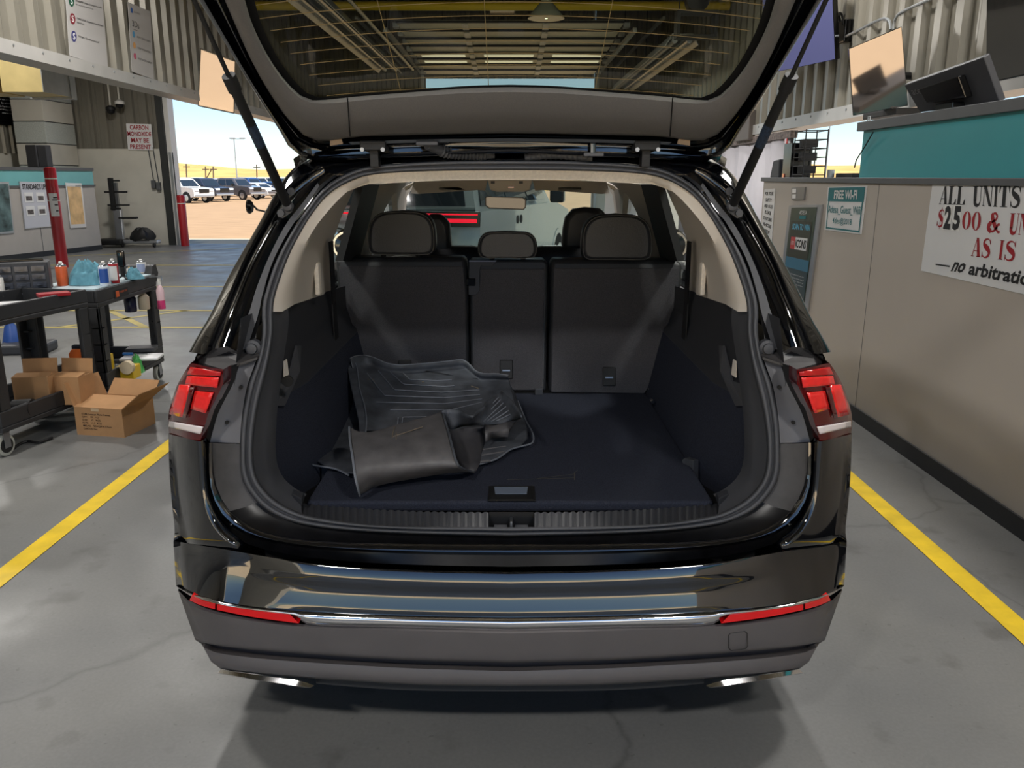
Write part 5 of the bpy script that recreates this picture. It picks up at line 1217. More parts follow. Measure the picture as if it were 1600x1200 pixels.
for rb in ([(530,205),(585,258),(800,265),(900,260)], [(430,195),(535,292),(850,310),(920,303)], [(345,190),(465,335),(820,353),(1110,335)], [(260,210),(390,378),(850,395),(1115,370)], [(330,428),(850,440),(1130,403)], [(435,487),(900,485),(1130,430)], [(525,600),(530,542),(700,540),(835,533)], [(490,600),(497,545)]):
    MB().tube(crv([onM(*c7(x, y), .009) for x, y in rb], 24, False), .0019, 6).build('mat_rib', m_rib, ma, smooth=True)
for q in ([(205,165),(235,190),(250,235),(275,260)], [(300,250),(320,285),(335,300)], [(250,460),(290,470)], [(1050,305),(1105,325)], [(675,275),(690,275)]):
    MB().tube(crv([onM(*c7(x, y), .008) for x, y in q], 10), .0022, 5).build('scuff_mark', m_scf, ma)
# folded mat in front
mc = thing('floor_mat', 'worn grey rubber mat folded over at the front of the boot pile', 'car mat', onZ(640, 750, ZF), group='rubber floor mats in the boot')
T_l = px([c7(125,625), c7(200,660), c7(300,655), c7(470,605), c7(700,545), c7(832,500)], 26)
B_l = px([c7(205,1145), c7(300,1085), c7(450,1045), c7(650,1010), c7(900,970), c7(1070,965)], 26)
Lf = px([c7(125,625), c7(130,720), c7(150,850), c7(170,1000), c7(205,1145)], 14); Rt = px([c7(832,500), c7(850,570), c7(885,690), c7(920,830), c7(950,915), c7(1000,945), c7(1070,965)], 14)
def zfun(t): return ZF + .008 + .125 * (1 - t ** 2.0) ** .8
rows = []
for j in range(14):
    t = j / 13; row = []
    for i in range(26):
        s = i / 25
        # Coons patch in the picture, lifted to a height profile
        u = (1-t)*T_l[i][0] + t*B_l[i][0] + (1-s)*Lf[j][0] + s*Rt[j][0] - ((1-t)*(1-s)*T_l[0][0] + (1-t)*s*T_l[-1][0] + t*(1-s)*B_l[0][0] + t*s*B_l[-1][0])
        v = (1-t)*T_l[i][1] + t*B_l[i][1] + (1-s)*Lf[j][1] + s*Rt[j][1] - ((1-t)*(1-s)*T_l[0][1] + (1-t)*s*T_l[-1][1] + t*(1-s)*B_l[0][1] + t*s*B_l[-1][1])
        row.append(onZ(u, v, zfun(t)))
    rows.append(row)
back = [[p + Vector((0, dy, dz_)) for p in rows[0]] for dy, dz_ in ((.10, -.11), (.05, -.03), (.02, .0))]
MB().loft(back + rows).build('mat_sheet', m_mat2, mc, smooth=True, angle=180, solid=.006, sub=1)
MB().tube([r[0] + Vector((0, 0, .003)) for r in rows], .0035, 6).build('mat_edge', m_rib, mc, smooth=True)
MB().tube([r[-1] + Vector((0, 0, .003)) for r in rows], .0035, 6).build('mat_edge', m_mat, mc, smooth=True)
# inner floor of the fold, ribbed inside flap, turned lip
a = px([c7(850,600), c7(885,640), c7(1000,622), c7(1150,608)], 10); b = px([c7(960,930), c7(1010,950), c7(1070,965), c7(1110,900), c7(1145,745), c7(1158,690)], 10)
rows = []
for j in range(6):
    t = j / 5; rows.append([onZ(lerp(p[0], q[0], t), lerp(p[1], q[1], t), lerp(.735, .670, t ** .6)) for p, q in zip(a, b)])
MB().loft(rows).build('mat_inner_face', M('satin rubber inside', (70, 69, 72), 0.4, var=0.08, vscale=30), mc, smooth=True, angle=180, solid=.005)
tp_ = px([c7(832,500), c7(870,480), c7(965,490), c7(1010,528), c7(1060,545), c7(1100,500), c7(1160,465), c7(1150,440), c7(1280,340), c7(1340,400), c7(1415,515), c7(1425,545)], 30, False)
bt_ = px([c7(850,600), c7(890,635), c7(1000,610), c7(1150,600), c7(1250,590), c7(1330,580), c7(1425,548)], 30)
rows = []
for j in range(5):
    t = j / 4; rows.append([onZ(lerp(p[0], q[0], t), lerp(p[1], q[1], t), lerp(.80, .735, t)) for p, q in zip(tp_, bt_)])
MB().loft(rows).build('mat_inner_flap', m_mat, mc, smooth=True, angle=180, solid=.005)
for (x0_, y0_), (x1_, y1_) in (((1075,580),(1255,392)), ((1110,575),(1270,410)), ((1140,575),(1290,435)), ((1165,575),(1312,462)), ((1200,575),(1332,492)), ((1240,570),(1345,520)), ((960,605),(1115,585))):
    def zt_(y): return lerp(.80, .735, min(1, max(0, (y - 360) / 230))) + .006
    MB().tube([onZ(*c7(x0_, y0_), zt_(y0_)), onZ(*c7(x1_, y1_), zt_(y1_))], .0018, 6).build('mat_rib', m_rib, mc, smooth=True)
lip = px([c7(1150,606), c7(1210,612), c7(1330,580), c7(1425,548)], 10); lip2 = px([c7(1150,730), c7(1200,690), c7(1322,690), c7(1330,600)], 10, False)
MB().loft([[onZ(u, v, .735) for u, v in lip], [onZ(lerp(p[0], q[0], .5), lerp(p[1], q[1], .5), .722) for p, q in zip(lip, lip2)], [onZ(u, v, .70) for u, v in lip2]]).build('mat_lip', m_mat2, mc, smooth=True, solid=.005)
for q in ([(470,615),(455,660),(452,700)], [(455,690),(560,655),(680,615)], [(480,660),(480,710)]):
    MB().tube(crv([onZ(*c7(x, y), zfun(min(1, max(0, (y - 560) / 480))) + .004) for x, y in q], 12), .0018, 5).build('scuff_mark', m_scf, mc)

# ------------------------------------------------------------------ service carts
m_cart = M('black moulded cart plastic', (40, 41, 43), 0.5, var=0.08, vscale=8, bump=0.06, bscale=260)
def make_cart(name, label, L, Wd, H, group, grip=True):
    """right side at x = 0, from y = 0 (near) to y = L (far), width towards -x"""
    c = local(name, label, 'cart', group)
    def tray(z0, z1, nm):
        mb = MB(); t = .022
        mb.box(-Wd, 0, 0, L, z0, z0 + .03).box(-Wd, -Wd + t, 0, L, z0 + .03, z1).box(-t, 0, 0, L, z0 + .03, z1).box(-Wd + t, -t, 0, t, z0 + .03, z1).box(-Wd + t, -t, L - t, L, z0 + .03, z1)
        return mb.build(nm, m_cart, c, bevel=.006)
    tray(.145, .265, 'lower_tray'); tray(H - .11, H, 'upper_tray')
    for ix in (0, 1):
        for iy in (0, 1):
            x = -.085 if ix == 0 else -Wd; y = 0 if iy == 0 else L - .085
            mb = MB(); sx = 1 if ix == 0 else -1
            xo_, xi = (x + .085, x) if ix == 0 else (x, x + .085)
            yo, yi = (y, y + .085) if iy == 0 else (y + .085, y)
            # L-shaped moulded leg
            mb.box(min(xo_, xo_ - sx * .02), max(xo_, xo_ - sx * .02), y, y + .085, .265, H - .11)
            sy = 1 if iy == 0 else -1
            mb.box(min(xo_, xi), max(xo_, xi), min(yo, yo + sy * .02), max(yo, yo + sy * .02), .265, H - .11)
            lg = mb.build('leg', m_cart, c, bevel=.005)
            for k in range(3):
                z = .34 + k * .11; MB().box(min(xo_, xo_ - sx * .055), max(xo_, xo_ - sx * .055), min(yo, yo + sy * .055), max(yo, yo + sy * .055), z, z + .008).build('leg_web', m_cart, lg)
            w = MB().lathe([(.045, -.016), (.060, -.014), (.064, 0), (.060, .014), (.045, .016)], (x + .0425, y + .0425, .064), 22, 'X').build('caster_wheel', M('grey caster tread', (168, 168, 158), 0.6), c, smooth=True, angle=40)
            MB().lathe([(.044, -.018), (.044, .018)], (x + .0425, y + .0425, .064), 18, 'X').build('wheel_hub', m_black, w)
            MB().box(x + .018, x + .024, y + .02, y + .065, .05, .145).box(x + .061, x + .067, y + .02, y + .065, .05, .145).box(x + .018, x + .067, y + .02, y + .065, .135, .146).build('caster_fork', m_steel, w)
    if not grip: return c
    hn = [[Vector((xx, L - .02 + dy, H - .06 + dz)) for dy, dz in ((0, 0), (.07, .0), (.12, .06), (.09, .13), (.03, .125), (0, .05))] for xx in (-Wd + .02, -.02)]
    mb = MB().loft(hn, cu=True); mb.add(hn[0], [tuple(range(6))]); mb.add(hn[1], [tuple(range(6))]); mb.build('handle', m_cart, c, bevel=.008)
    return c
H1, H2 = .84, .81
k1 = make_cart('utility_cart', 'nearer black plastic utility cart holding the small drawer cabinet, cut by the left edge', .80, .47, H1, 'utility carts', False)
k1.location = (-2.80, 2.43, 0); k1.rotation_euler = (0, 0, R(-11)); T1 = Matrix.Translation(k1.location) @ Matrix.Rotation(R(-11), 4, 'Z')
k2 = make_cart('utility_cart', 'farther black plastic utility cart with spray cans and blue rags on top', .90, .46, H2, 'utility carts')
k2.location = (-2.66, 3.36, 0); T2 = Matrix.Translation(k2.location)
# white mat on the far cart and its orange decal
o = MB().box(-.445, -.015, 0.015, .86, H2 - .0, H2 + .008).build('bench_mat', M('pale blue grey bench mat', (178, 194, 200), 0.5)); o.location = k2.location; tag(o, 'pale thin mat covering the top of the farther cart', 'mat')
dc = MB().box(0.0005, .003, .23, .43, H2 - .085, H2 - .03).build('decal', m_black, None); dc.parent = k2
d2 = MB().box(.002, .004, .25, .295, H2 - .078, H2 - .038).build('decal_mark', M('orange decal', (206, 92, 40), 0.5), None); d2.parent = dc
d3 = lettering('RUBBER CART', (.0035, .31, H2 - .056), (0, .11, 0), (0, 0, .013), M('orange decal print', (206, 92, 40), 0.5), None); d3.parent = dc
def put(u, v, T, z):                        # point on a cart shelf seen at a pixel
    return onZ(u, v, z)
# drawer cabinet
def cab():
    p = put(40, 468, T1, H1 - .078); z = H1 - .078
    c = local('drawer_cabinet', 'small black cabinet of clear plastic drawers on the nearer cart', 'cabinet')
    MB().box(-.15, .15, .0, .16, 0, .235).build('cabinet_body', m_dplas, c, bevel=.006)
    md = M('smoky clear drawer', (66, 70, 80), 0.15, var=0.3, vscale=30)
    for r_ in range(4):
        for q in range(3):
            x0 = -.135 + q * .092; z0 = .018 + r_ * .052
            d = MB().box(x0 + .004, x0 + .082, -.008, .06, z0, z0 + .038).build('drawer', md, c, bevel=.003); MB().box(x0 + .028, x0 + .058, -.022, -.012, z0 + .018, z0 + .026).build('drawer_pull', md, d)
    c.location = (p.x, p.y, z); c.rotation_euler = (0, 0, R(24)); return p
pc = cab()
o = MB().box(-.14, .12, -.02, .05, 0, .012).build('tablet', m_gblack, bevel=.004); o.location = (pc.x - .03, pc.y + .07, H1 - .078 + .236); o.rotation_euler = (0, 0, R(30)); tag(o, 'thin black tablet lying on the drawer cabinet', 'tablet')
o = MB().box(-.14, .14, -.06, .06, 0, .03).build('paper_stack', m_paper); p = onZ(4, 474, H1 - .05); o.location = (p.x - .02, p.y, H1 - .078); o.rotation_euler = (0, 0, R(20)); tag(o, 'stack of white papers on the nearer cart at the left edge', 'paper')
o = MB().box(-.085, .085, -.045, .045, 0, .022).build('red_tray', M('red plastic tray', (150, 24, 34), 0.4), bevel=.004); p = onZ(84, 462, H1 - .01); o.location = (p.x + .0, p.y, H1 - .012); o.rotation_euler = (0, 0, R(40)); tag(o, 'flat red tray on the nearer cart beside the drawer cabinet', 'tray')
def can(name, lab, cat, u, v, z, r, h, body, band=None, cap=None, nz=True, grp=None):
    p = onZ(u, v, z); c = thing(name, lab, cat, (p.x, p.y, z), group=grp)
    MB().lathe([(r * .96, 0), (r, .004), (r, h * .76), (r * .94, h * .80)], p, 22).build('can_body', body, c, smooth=True, angle=40)
    MB().lathe([(r * .96, h * .785), (r * .80, h * .86), (r * .45, h * .90)], p, 20).build('can_shoulder', m_steel, c, smooth=True, angle=40)
    MB().lathe([(r * .30, h * .90), (r * .34, h * .97), (r * .2, h)], p, 14).build('nozzle', cap or m_wht, c, smooth=True)
    if band:
        MB().loft([[p + Vector((r * 1.01 * math.cos(a), r * 1.01 * math.sin(a), zz_)) for a in [R(-130 + 110 * i / 12) for i in range(13)]] for zz_ in (h * .12, h * .70)]).build('can_label', band, c, smooth=True)
    return c
zt2 = H2 + .008
mo = M('orange can paint', (206, 92, 48), 0.4, var=0.1, vscale=40)
can('spray_can', 'orange spray can with white nozzle on the farther cart', 'can', 99, 446, zt2, .036, .16, mo, None)
can('spray_can', 'blue and white spray can with white nozzle beside the blue rags', 'can', 165, 446, zt2, .034, .162, M('white can', (206, 214, 224), 0.4), M('blue can label', (40, 78, 150), 0.4))
can('spray_can', 'red and white spray can behind the blue and white can', 'can', 179, 442, zt2, .034, .165, M('red can', (158, 34, 40), 0.4), M('white can label', (214, 214, 214), 0.4))
can('small_bottle', 'small white bottle with pointed cap at the right of the farther cart', 'bottle', 222, 427, zt2, .034, .105, m_wht, M('blue bottle print', (150, 160, 190), 0.5))
can('glue_bottle', 'tiny amber capped bottle behind the phone stand', 'bottle', 203, 432, zt2, .018, .07, m_wht, None, M('amber cap', (196, 160, 90), 0.4))
can('small_bottle', 'white capped bottle standing on papers at the left edge of the nearer cart', 'bottle', 1, 466, H1 - .048, .03, .16, m_wht, None)
# rags
from mathutils import noise as mnoise
def rag(name, lab, u, v, w, d, h, mat, seed):
    p = onZ(u, v, zt2); rows = []; so = Vector((seed * 7.3, seed * 3.1, 0)); NA = 64
    for j in range(15):
        r_ = 1 - j / 14; row = []
        for i in range(NA):
            a = 2 * math.pi * i / NA; x, y = math.cos(a) * r_, math.sin(a) * r_
            q = Vector((x * 1.7, y * 1.7, 0)) + so
            ridge = 1 - abs(mnoise.noise(q * 1.2)) * 2.2; fine = 1 - abs(mnoise.noise(q * 3.1)) * 2
            e = 1 + .22 * mnoise.noise(Vector((math.cos(a) * 1.6, math.sin(a) * 1.6, seed)))
            z = h * (1 - r_ ** 2.4) * (.45 + .55 * ridge) + h * .16 * fine * (1 - r_ ** 3)
            row.append(p + Vector((w * x * e + .012 * fine * r_, d * y * e, max(0.0, z) + .002)))
        rows.append(row)
    mb = MB().loft(rows, cu=True); mb.add(rows[0], [tuple(range(NA))])
    o = mb.build(name, mat, smooth=True, angle=180); tag(o, lab, 'rag'); return o
m_rag = M('light blue shop rag', (92, 144, 160), 0.9, var=0.22, vscale=24, bump=0.5, bscale=60)
rag('shop_rag', 'large heap of light blue rags behind the spray cans', 137, 444, .135, .10, .155, m_rag, 2)
rag('shop_rag', 'small crumpled light blue rag right of the phone stand', 208, 436, .065, .05, .075, m_rag, 4)
# phone on stand
p = onZ(193, 437, zt2); ph = thing('phone_stand', 'black action camera upright on a small tripod on the farther cart', 'camera', (p.x, p.y, zt2))
MB().box(p.x - .027, p.x + .027, p.y - .012, p.y + .012, zt2 + .09, zt2 + .205).build('camera_body', m_gblack, ph, bevel=.01, seg=3); MB().tube([(p.x, p.y, zt2 + .02), (p.x, p.y, zt2 + .09)], .016, 12).build('grip', m_black, ph)
MB().lathe([(.013, -.016), (.013, -.011)], (p.x, p.y, zt2 + .18), 16, 'Y').build('camera_lens', m_scr, ph)
for a in (90, 210, 330): MB().tube([(p.x, p.y, zt2 + .03), (p.x + .04 * math.cos(R(a)), p.y + .04 * math.sin(R(a)), zt2 + .006)], .006, 8).build('tripod_leg', m_black, ph)
# bottles hanging at the far end
def hang(name, lab, u, vt, vb, Y, r, body, cap=None, fill=None):
    a, b = onY(u, vt, Y), onY(u, vb, Y); h = a.z - b.z; t = thing(name, lab, 'bottle', b)
    MB().lathe([(r * .9, 0), (r, .006), (r, h * .62), (r * .5, h * .78), (r * .4, h * .80)], b, 20).build('bottle_body', body, t, smooth=True, angle=40)
    if fill: MB().lathe([(r * 1.01, .004), (r * 1.01, h * .3)], b, 20).build('liquid_band', fill, t, smooth=True)
    MB().lathe([(r * .42, h * .78), (r * .42, h)], b, 14).build('bottle_cap', cap or m_wht, t); return t
hang('spray_bottle', 'dark blue bottle hanging under the farther cart top', 205, 452, 487, 4.10, .042, M('dark blue bottle', (28, 34, 66), 0.3), m_black)
hang('plastic_tub', 'cream tub beside the dark blue bottle', 226, 452, 483, 4.13, .040, M('cream tub', (206, 194, 172), 0.5))
pb_ = hang('spray_bottle', 'clear bottle of pink fluid hung on the far end of the farther cart', 253, 436, 483, 4.14, .028, M('pink white bottle', (222, 190, 196), 0.3), m_wht, M('magenta fluid', (206, 62, 118), 0.3))
a_ = onY(253, 438, 4.14); MB().tube([a_, a_ + Vector((0, 0, .03)), Vector((-2.665, 4.14, a_.z + .02)), Vector((-2.67, 4.14, H2 - .03))], .005, 8).build('bottle_hook', m_steel, pb_)
# lower shelf of the far cart
zs = .176
def blk(name, lab, cat, u, v, z, dims, mat, rz=0, bev=.006):
    p = onZ(u, v, z); x, y, h = dims
    o = MB().box(-x / 2, x / 2, -y / 2, y / 2, 0, h).build(name, mat, bevel=bev); o.location = (p.x, p.y, z); o.rotation_euler = (0, 0, R(rz)); return tag(o, lab, cat)
my = M('yellow plastic', (214, 178, 34), 0.45)
blk('plastic_case', 'yellow plastic case on the lower shelf of the farther cart', 'case', 163, 588, zs, (.11, .14, .15), my, 10)
blk('plastic_tub', 'yellow tub under the tape roll on the lower shelf', 'tub', 202, 590, zs, (.12, .12, .09), my)
blk('document_pile', 'white papers and clipboard on the far end of the lower shelf', 'paper', 222, 560, .252, (.26, .18, .02), m_paper, 8)
blk('tray_liner', 'dark grey pad lying behind the papers on the lower shelf', 'pad', 222, 548, .275, (.20, .14, .03), m_dplas, 10)
p = onZ(212, 553, .285); sd_ = thing('screwdriver', 'blue handled screwdriver lying on the papers', 'screwdriver', p)
MB().tube([p + Vector((-.09, 0, 0)), p + Vector((-.02, .0, 0))], .011, 10).build('handle', M('blue handle', (44, 110, 178), 0.4), sd_); MB().tube([p + Vector((-.02, 0, 0)), p + Vector((.08, .01, 0))], .004, 8).build('shaft', m_steel, sd_)
p = onZ(199, 574, .265); o = MB().lathe([(.022, -.02), (.045, -.02), (.045, .02), (.022, .02)], p, 20, 'Y').build('tape_roll', M('beige tape', (196, 180, 150), 0.6)); tag(o, 'roll of beige tape leaning on the yellow tub', 'tape')
o = rag('plastic_bag', 'crumpled bright green plastic bag on the lower shelf', 214, 586, .05, .05, .12, M('green plastic bag', (76, 168, 84), 0.35, var=0.2, vscale=40), 6); o['category'] = 'bag'; o.location = (0, 0, 0)
for v_ in o.data.vertices: v_.co.z += zs - zt2
pz = onZ(214, 586, zt2); pq = onZ(214, 582, zs); 
for v_ in o.data.vertices: v_.co.x += pq.x - pz.x; v_.co.y += pq.y - pz.y
can('small_bottle', 'white squeeze bottle lying by the green bag', 'bottle', 213, 580, zs, .022, .12, m_wht)
# spray bottle with orange trigger, duster, white bag, between the carts
p = onZ(128, 606, .176); sb_ = thing('spray_bottle', 'white spray bottle with orange trigger head on the lower shelf of the nearer cart', 'bottle', (p.x, p.y, .176))
MB().lathe([(.04, 0), (.042, .01), (.042, .12), (.018, .18), (.016, .20)], (p.x, p.y, .176), 18).build('bottle_body', m_wht, sb_, smooth=True)
mo2 = M('orange trigger', (230, 110, 40), 0.4); MB().prism([Vector((p.x + dx, p.y - .015, .176 + dz)) for dx, dz in ((-.05, .20), (.03, .20), (.06, .235), (.05, .26), (-.03, .26), (-.05, .23))], (0, .03, 0)).build('trigger_head', mo2, sb_, bevel=.004)
p = onZ(126, 600, .176); du_ = thing('duster', 'black bristled brush standing behind the orange trigger', 'brush', (p.x, p.y + .07, .176)); MB().tube([(p.x, p.y + .07, .178), (p.x, p.y + .07, .38)], .01, 8).build('handle', m_dplas, du_); MB().box(p.x - .06, p.x + .05, p.y + .05, p.y + .09, .38, .43).build('bristles', M('grey bristles', (62, 64, 70), 0.9, bump=0.6, bscale=200), du_, bevel=.01)
o = rag('plastic_bag', 'crumpled white plastic bag on the lower shelf of the nearer cart', 110, 598, .07, .05, .10, M('white plastic bag', (206, 208, 204), 0.4), 9); o['category'] = 'bag'
pz = onZ(110, 598, zt2); pq = onZ(110, 604, .176)
for v_ in o.data.vertices: v_.co += Vector((pq.x - pz.x, pq.y - pz.y, .176 - zt2))
# cardboard
m_card = M('brown cardboard', (172, 130, 88), 0.85, var=0.08, vscale=10, bump=0.05, bscale=200)
m_cardi = M('cardboard inside', (150, 110, 72), 0.9, var=0.06, vscale=12)
def opencarton(name, lab, dims, loc, rz, grp=None):
    w, d, h = dims; t = .005; c = local(name, lab, 'box', grp)
    MB().box(0, w, 0, d, 0, t).box(0, w, 0, t, t, h).box(0, w, d - t, d, t, h).box(0, t, t, d - t, t, h).box(w - t, w, t, d - t, t, h).build('carton_body', m_card, c)
    def fl_(a, b, n_, L_, ang, nm='flap'):
        a, b, n_ = Vector(a), Vector(b), Vector(n_); v = n_ * math.cos(ang) * L_ + Vector((0, 0, math.sin(ang) * L_))
        MB().prism([a, b, b + v, a + v], (0, 0, t)).build(nm, m_card, c)
    c.location = loc; c.rotation_euler = (0, 0, rz); return c, fl_
A_, B_, C_ = onZ(121, 679, 0), onZ(195, 684, 0), onZ(241, 661, 0)
w = (B_ - A_).length; d = (C_ - B_).length; rz = math.atan2((B_ - A_).y, (B_ - A_).x)
c, fl_ = opencarton('cardboard_box', 'open brown cardboard box with printed shipping text on the floor by the carts', (w, d, .172), A_, rz)
h = .172
fl_((0, 0, h), (w, 0, h), (0, 1, 0), .17, R(12)); fl_((w, 0, h), (w, d, h), (1, 0, 0), .16, R(38)); fl_((0, 0, h), (0, d, h), (-1, 0, 0), .15, R(72)); fl_((0, d, h), (w, d, h), (0, 1, 0), .12, R(45))
for i, tx in enumerate(('ITEM: License Plate Frames', 'QTY:    50   PCS', 'G.W:    13   KGS', 'N.W:   12.5  KGS', 'MEAS:  53X29X17cm', 'CARTON No.:')):
    z = h - .042 - i * .0185; ln = (.60, .36, .38, .40, .60, .30)[i]
    o = lettering(tx, (.05, -.0015, z), (w * ln, 0, 0), (0, 0, .0115), M('box print', (52, 38, 28), 0.8), None, bold=.01); o.parent = c
o = MB().box(w * .36, w * .52, -.001, 0, h - .018, h).build('packing_tape', M('clear tape', (196, 170, 136), 0.3), None); o.parent = c
for nm, lab, u, v, dm, rz_ in (('cardboard_box', 'small brown carton on the lower shelf of the nearer cart by the black cup', 25, 640, (.20, .16, .19), 8), ('cardboard_box', 'small brown carton on the nearer cart shelf behind the open floor box', 78, 632, (.20, .16, .17), -4)):
    p = onZ(u, v, .176); c, fl_ = opencarton(nm, lab, dm, p, R(rz_)); fl_((0, 0, dm[2]), (dm[0], 0, dm[2]), (0, 1, 0), .08, R(8)); fl_((0, dm[1], dm[2]), (dm[0], dm[1], dm[2]), (0, 1, 0), .08, R(80))
p = onZ(40, 650, .176); cp_ = MB().lathe([(.045, -.06), (.05, .05), (.042, .05), (.038, -.05)], Vector((p.x, p.y, .228)), 20, 'X').build('plastic_cup', m_black, smooth=True, angle=40); tag(cp_, 'black cylindrical cup lying on its side in front of the small cartons', 'cup')
p = onZ(22, 548, 0); bb = thing('spray_gun_bottle', 'blue bottle standing on the floor behind the nearer cart', 'bottle', (p.x, p.y, 0)); MB().lathe([(.09, .02), (.09, .05), (.05, .22), (.03, .25), (.03, .30)], (p.x, p.y, 0), 18).build('bottle_body', M('blue plastic', (34, 72, 140), 0.4), bb, smooth=True); MB().lathe([(.035, .30), (.03, .34)], (p.x, p.y, 0), 12).build('bottle_cap', m_black, bb); MB().lathe([(.092, 0), (.092, .02)], (p.x, p.y, 0), 18).build('bottle_base', m_black, bb)
blk('rubber_pad', 'thick black pad lying on the floor behind the nearer cart', 'pad', 43, 550, 0, (.42, .30, .09), m_dplas, 6, .02)
o = MB().tube(crv([onZ(u, v, .012) for u, v in ((18,703),(40,690),(60,691),(75,686),(82,684))], 24), .008, 8).build('cable', m_wire, smooth=True); tag(o, 'thin dark cable on the floor beside the cart wheel', 'cable')
# small oval mirror on a stalk beyond the car
q = onY(390, 323, 4.6); q2 = onY(412, 330, 5.2); mm = thing('tow_mirror', 'small dark oval mirror on a thin stalk beyond the left side of the car', 'mirror', q)
MB().lathe([(.01, -.02), (.05, -.015), (.055, 0), (.04, .02)], q, 18, 'X').build('mirror_head', m_gblack, mm, smooth=True)
MB().tube(crv([q + Vector((0, .03, .03)), (q + q2) / 2, q2, Vector((-.95, 5.0, 1.0))], 16), .008, 8).build('stalk', m_black, mm)
MB().tube([Vector((-.95, 5.0, 1.0)), Vector((-.95, 5.0, .02))], .02, 10).build('stand_post', m_black, mm); MB().lathe([(.16, 0), (.14, .03), (.02, .04)], (-.95, 5.0, 0), 18).build('stand_base', m_black, mm)

# ------------------------------------------------------------------ vehicles
m_vglass = M('vehicle glass', (30, 38, 44), 0.06, coat=1.0)
def make_vehicle(name, label, cat, kind, color, metal=0.0, group=None, pale_roof=None):
    """length along +x (front), local origin under the middle of the rear axle line"""
    v = local(name, label, cat, group)
    mp = M('vehicle paint', color, 0.22, metal, coat=0.8)
    if kind == 'pickup': L, H, Wv, hood, belt = 5.8, 1.92, 2.0, 1.22, 1.22; cab = [(1.7, belt), (1.85, H - .06), (2.2, H), (3.5, H - .02), (3.75, H - .10), (4.35, belt)]; body = [(0, .55), (0, 1.18), (1.68, 1.22), (4.4, 1.24), (5.6, 1.12), (5.75, .95), (5.75, .50), (5.3, .42), (.3, .42)]
    elif kind == 'suv': L, H, Wv, hood, belt = 4.95, 1.87, 2.0, 1.1, 1.17; cab = [(.10, belt), (.42, H - .10), (.6, H), (2.9, H - .01), (3.1, H - .08), (3.75, belt)]; body = [(0, .50), (-.02, .9), (.04, 1.17), (3.8, 1.17), (4.75, 1.02), (4.92, .85), (4.92, .45), (4.5, .30), (.3, .30)]
    elif kind == 'van': L, H, Wv, hood, belt = 5.2, 1.95, 2.0, 1.2, 1.2; cab = [(.05, belt), (.15, H), (3.6, H), (3.8, H - .08), (4.4, belt)]; body = [(0, .45), (0, 1.2), (4.4, 1.2), (5.0, 1.02), (5.15, .8), (5.15, .45), (4.8, .35), (.3, .35)]
    else: L, H, Wv, hood, belt = 4.6, 1.46, 1.8, .95, .95; cab = [(.7, belt), (1.35, H - .02), (1.7, H), (2.7, H - .02), (2.9, H - .08), (3.6, belt)]; body = [(0, .45), (.02, .85), (.2, .98), (3.6, .95), (4.4, .80), (4.55, .65), (4.55, .35), (4.2, .25), (.3, .25)]
    hw = Wv / 2
    def shell(poly, w0, w1=None, nm='body', mat=mp, bev=.05):
        n = len(poly); cz = max(z for x, z in poly); c0 = min(z for x, z in poly); w1 = w1 or w0
        ww = lambda z: lerp(w0, w1, (z - c0) / max(cz - c0, 1e-6))
        rows = [[Vector((x, -ww(z), z)) for x, z in poly], [Vector((x, ww(z), z)) for x, z in poly]]
        mb = MB().loft(rows, cu=True); mb.add(rows[0], [tuple(range(n))]); mb.add(rows[1], [tuple(range(n))])
        return mb.build(nm, mat, v, bevel=bev, seg=3, smooth=True, angle=40)
    b = shell(body, hw - .02); cb = shell(cab, hw - .10, hw - .30, 'cabin', mp, .06)
    # side windows, windscreen, rear window (thin panes set on the cabin)
    x0, x1 = cab[0][0], cab[-1][0]; zt_ = H - .14; zb = belt + .05
    def wx(z): return lerp(hw - .10, hw - .30, (z - belt) / (H - belt))
    fr = lambda z: lerp(cab[-1][0], cab[-2][0], (z - belt) / (cab[-2][1] - belt)); re = lambda z: lerp(cab[0][0], cab[1][0], (z - belt) / (cab[1][1] - belt))
    nwin = 2 if kind != 'suv' and kind != 'van' else 3
    for s in (1, -1):
        for k in range(nwin):
            a, c_ = k / nwin, (k + 1) / nwin
            q = []
            for t, z in ((a, zb), (c_, zb), (c_, zt_), (a, zt_)):
                xa, xb = re(z) + .14, fr(z) - .20; q.append(Vector((lerp(xa, xb, t) + (.04 if t == a else -.04), s * (wx(z) + .004), z)))
            MB().prism(q, (0, s * .012, 0)).build('side_window', m_vglass, cb)
    for fx_, sg_ in ((fr, 1), (re, -1)):
        q = [Vector((fx_(z) + sg_ * .006, y * (wx(z) - .10), z)) for y, z in ((-1, zb), (1, zb), (1, zt_), (-1, zt_))]
        MB().prism(q, (sg_ * .012, 0, 0)).build('windscreen' if sg_ > 0 else 'rear_window', m_vglass, cb)
    rw_ = .40 if kind in ('pickup', 'van') else .35
    for wx_ in (.95, L - .95):
        for s in (1, -1):
            w_ = MB().lathe([(rw_ * .6, -.12), (rw_, -.11), (rw_, .11), (rw_ * .6, .12)], (wx_, s * (hw - .12), rw_), 22, 'Y').build('wheel', m_tyre, v, smooth=True, angle=40)
            MB().lathe([(rw_ * .62, -.125), (rw_ * .3, -.13), (rw_ * .3, .13), (rw_ * .62, .125)], (wx_, s * (hw - .12), rw_), 16, 'Y').build('rim', m_silv, w_)
            MB().loft([[Vector((wx_ + r_ * math.cos(a), s * (hw - .012), rw_ + r_ * math.sin(a))) for a in [math.pi * i / 16 for i in range(17)]] for r_ in (rw_ * 1.02, rw_ * 1.22)]).build('wheel_arch', m_black if kind != 'suv' else mp, b, solid=.01)
    xf = body[-4][0] if False else L - .06
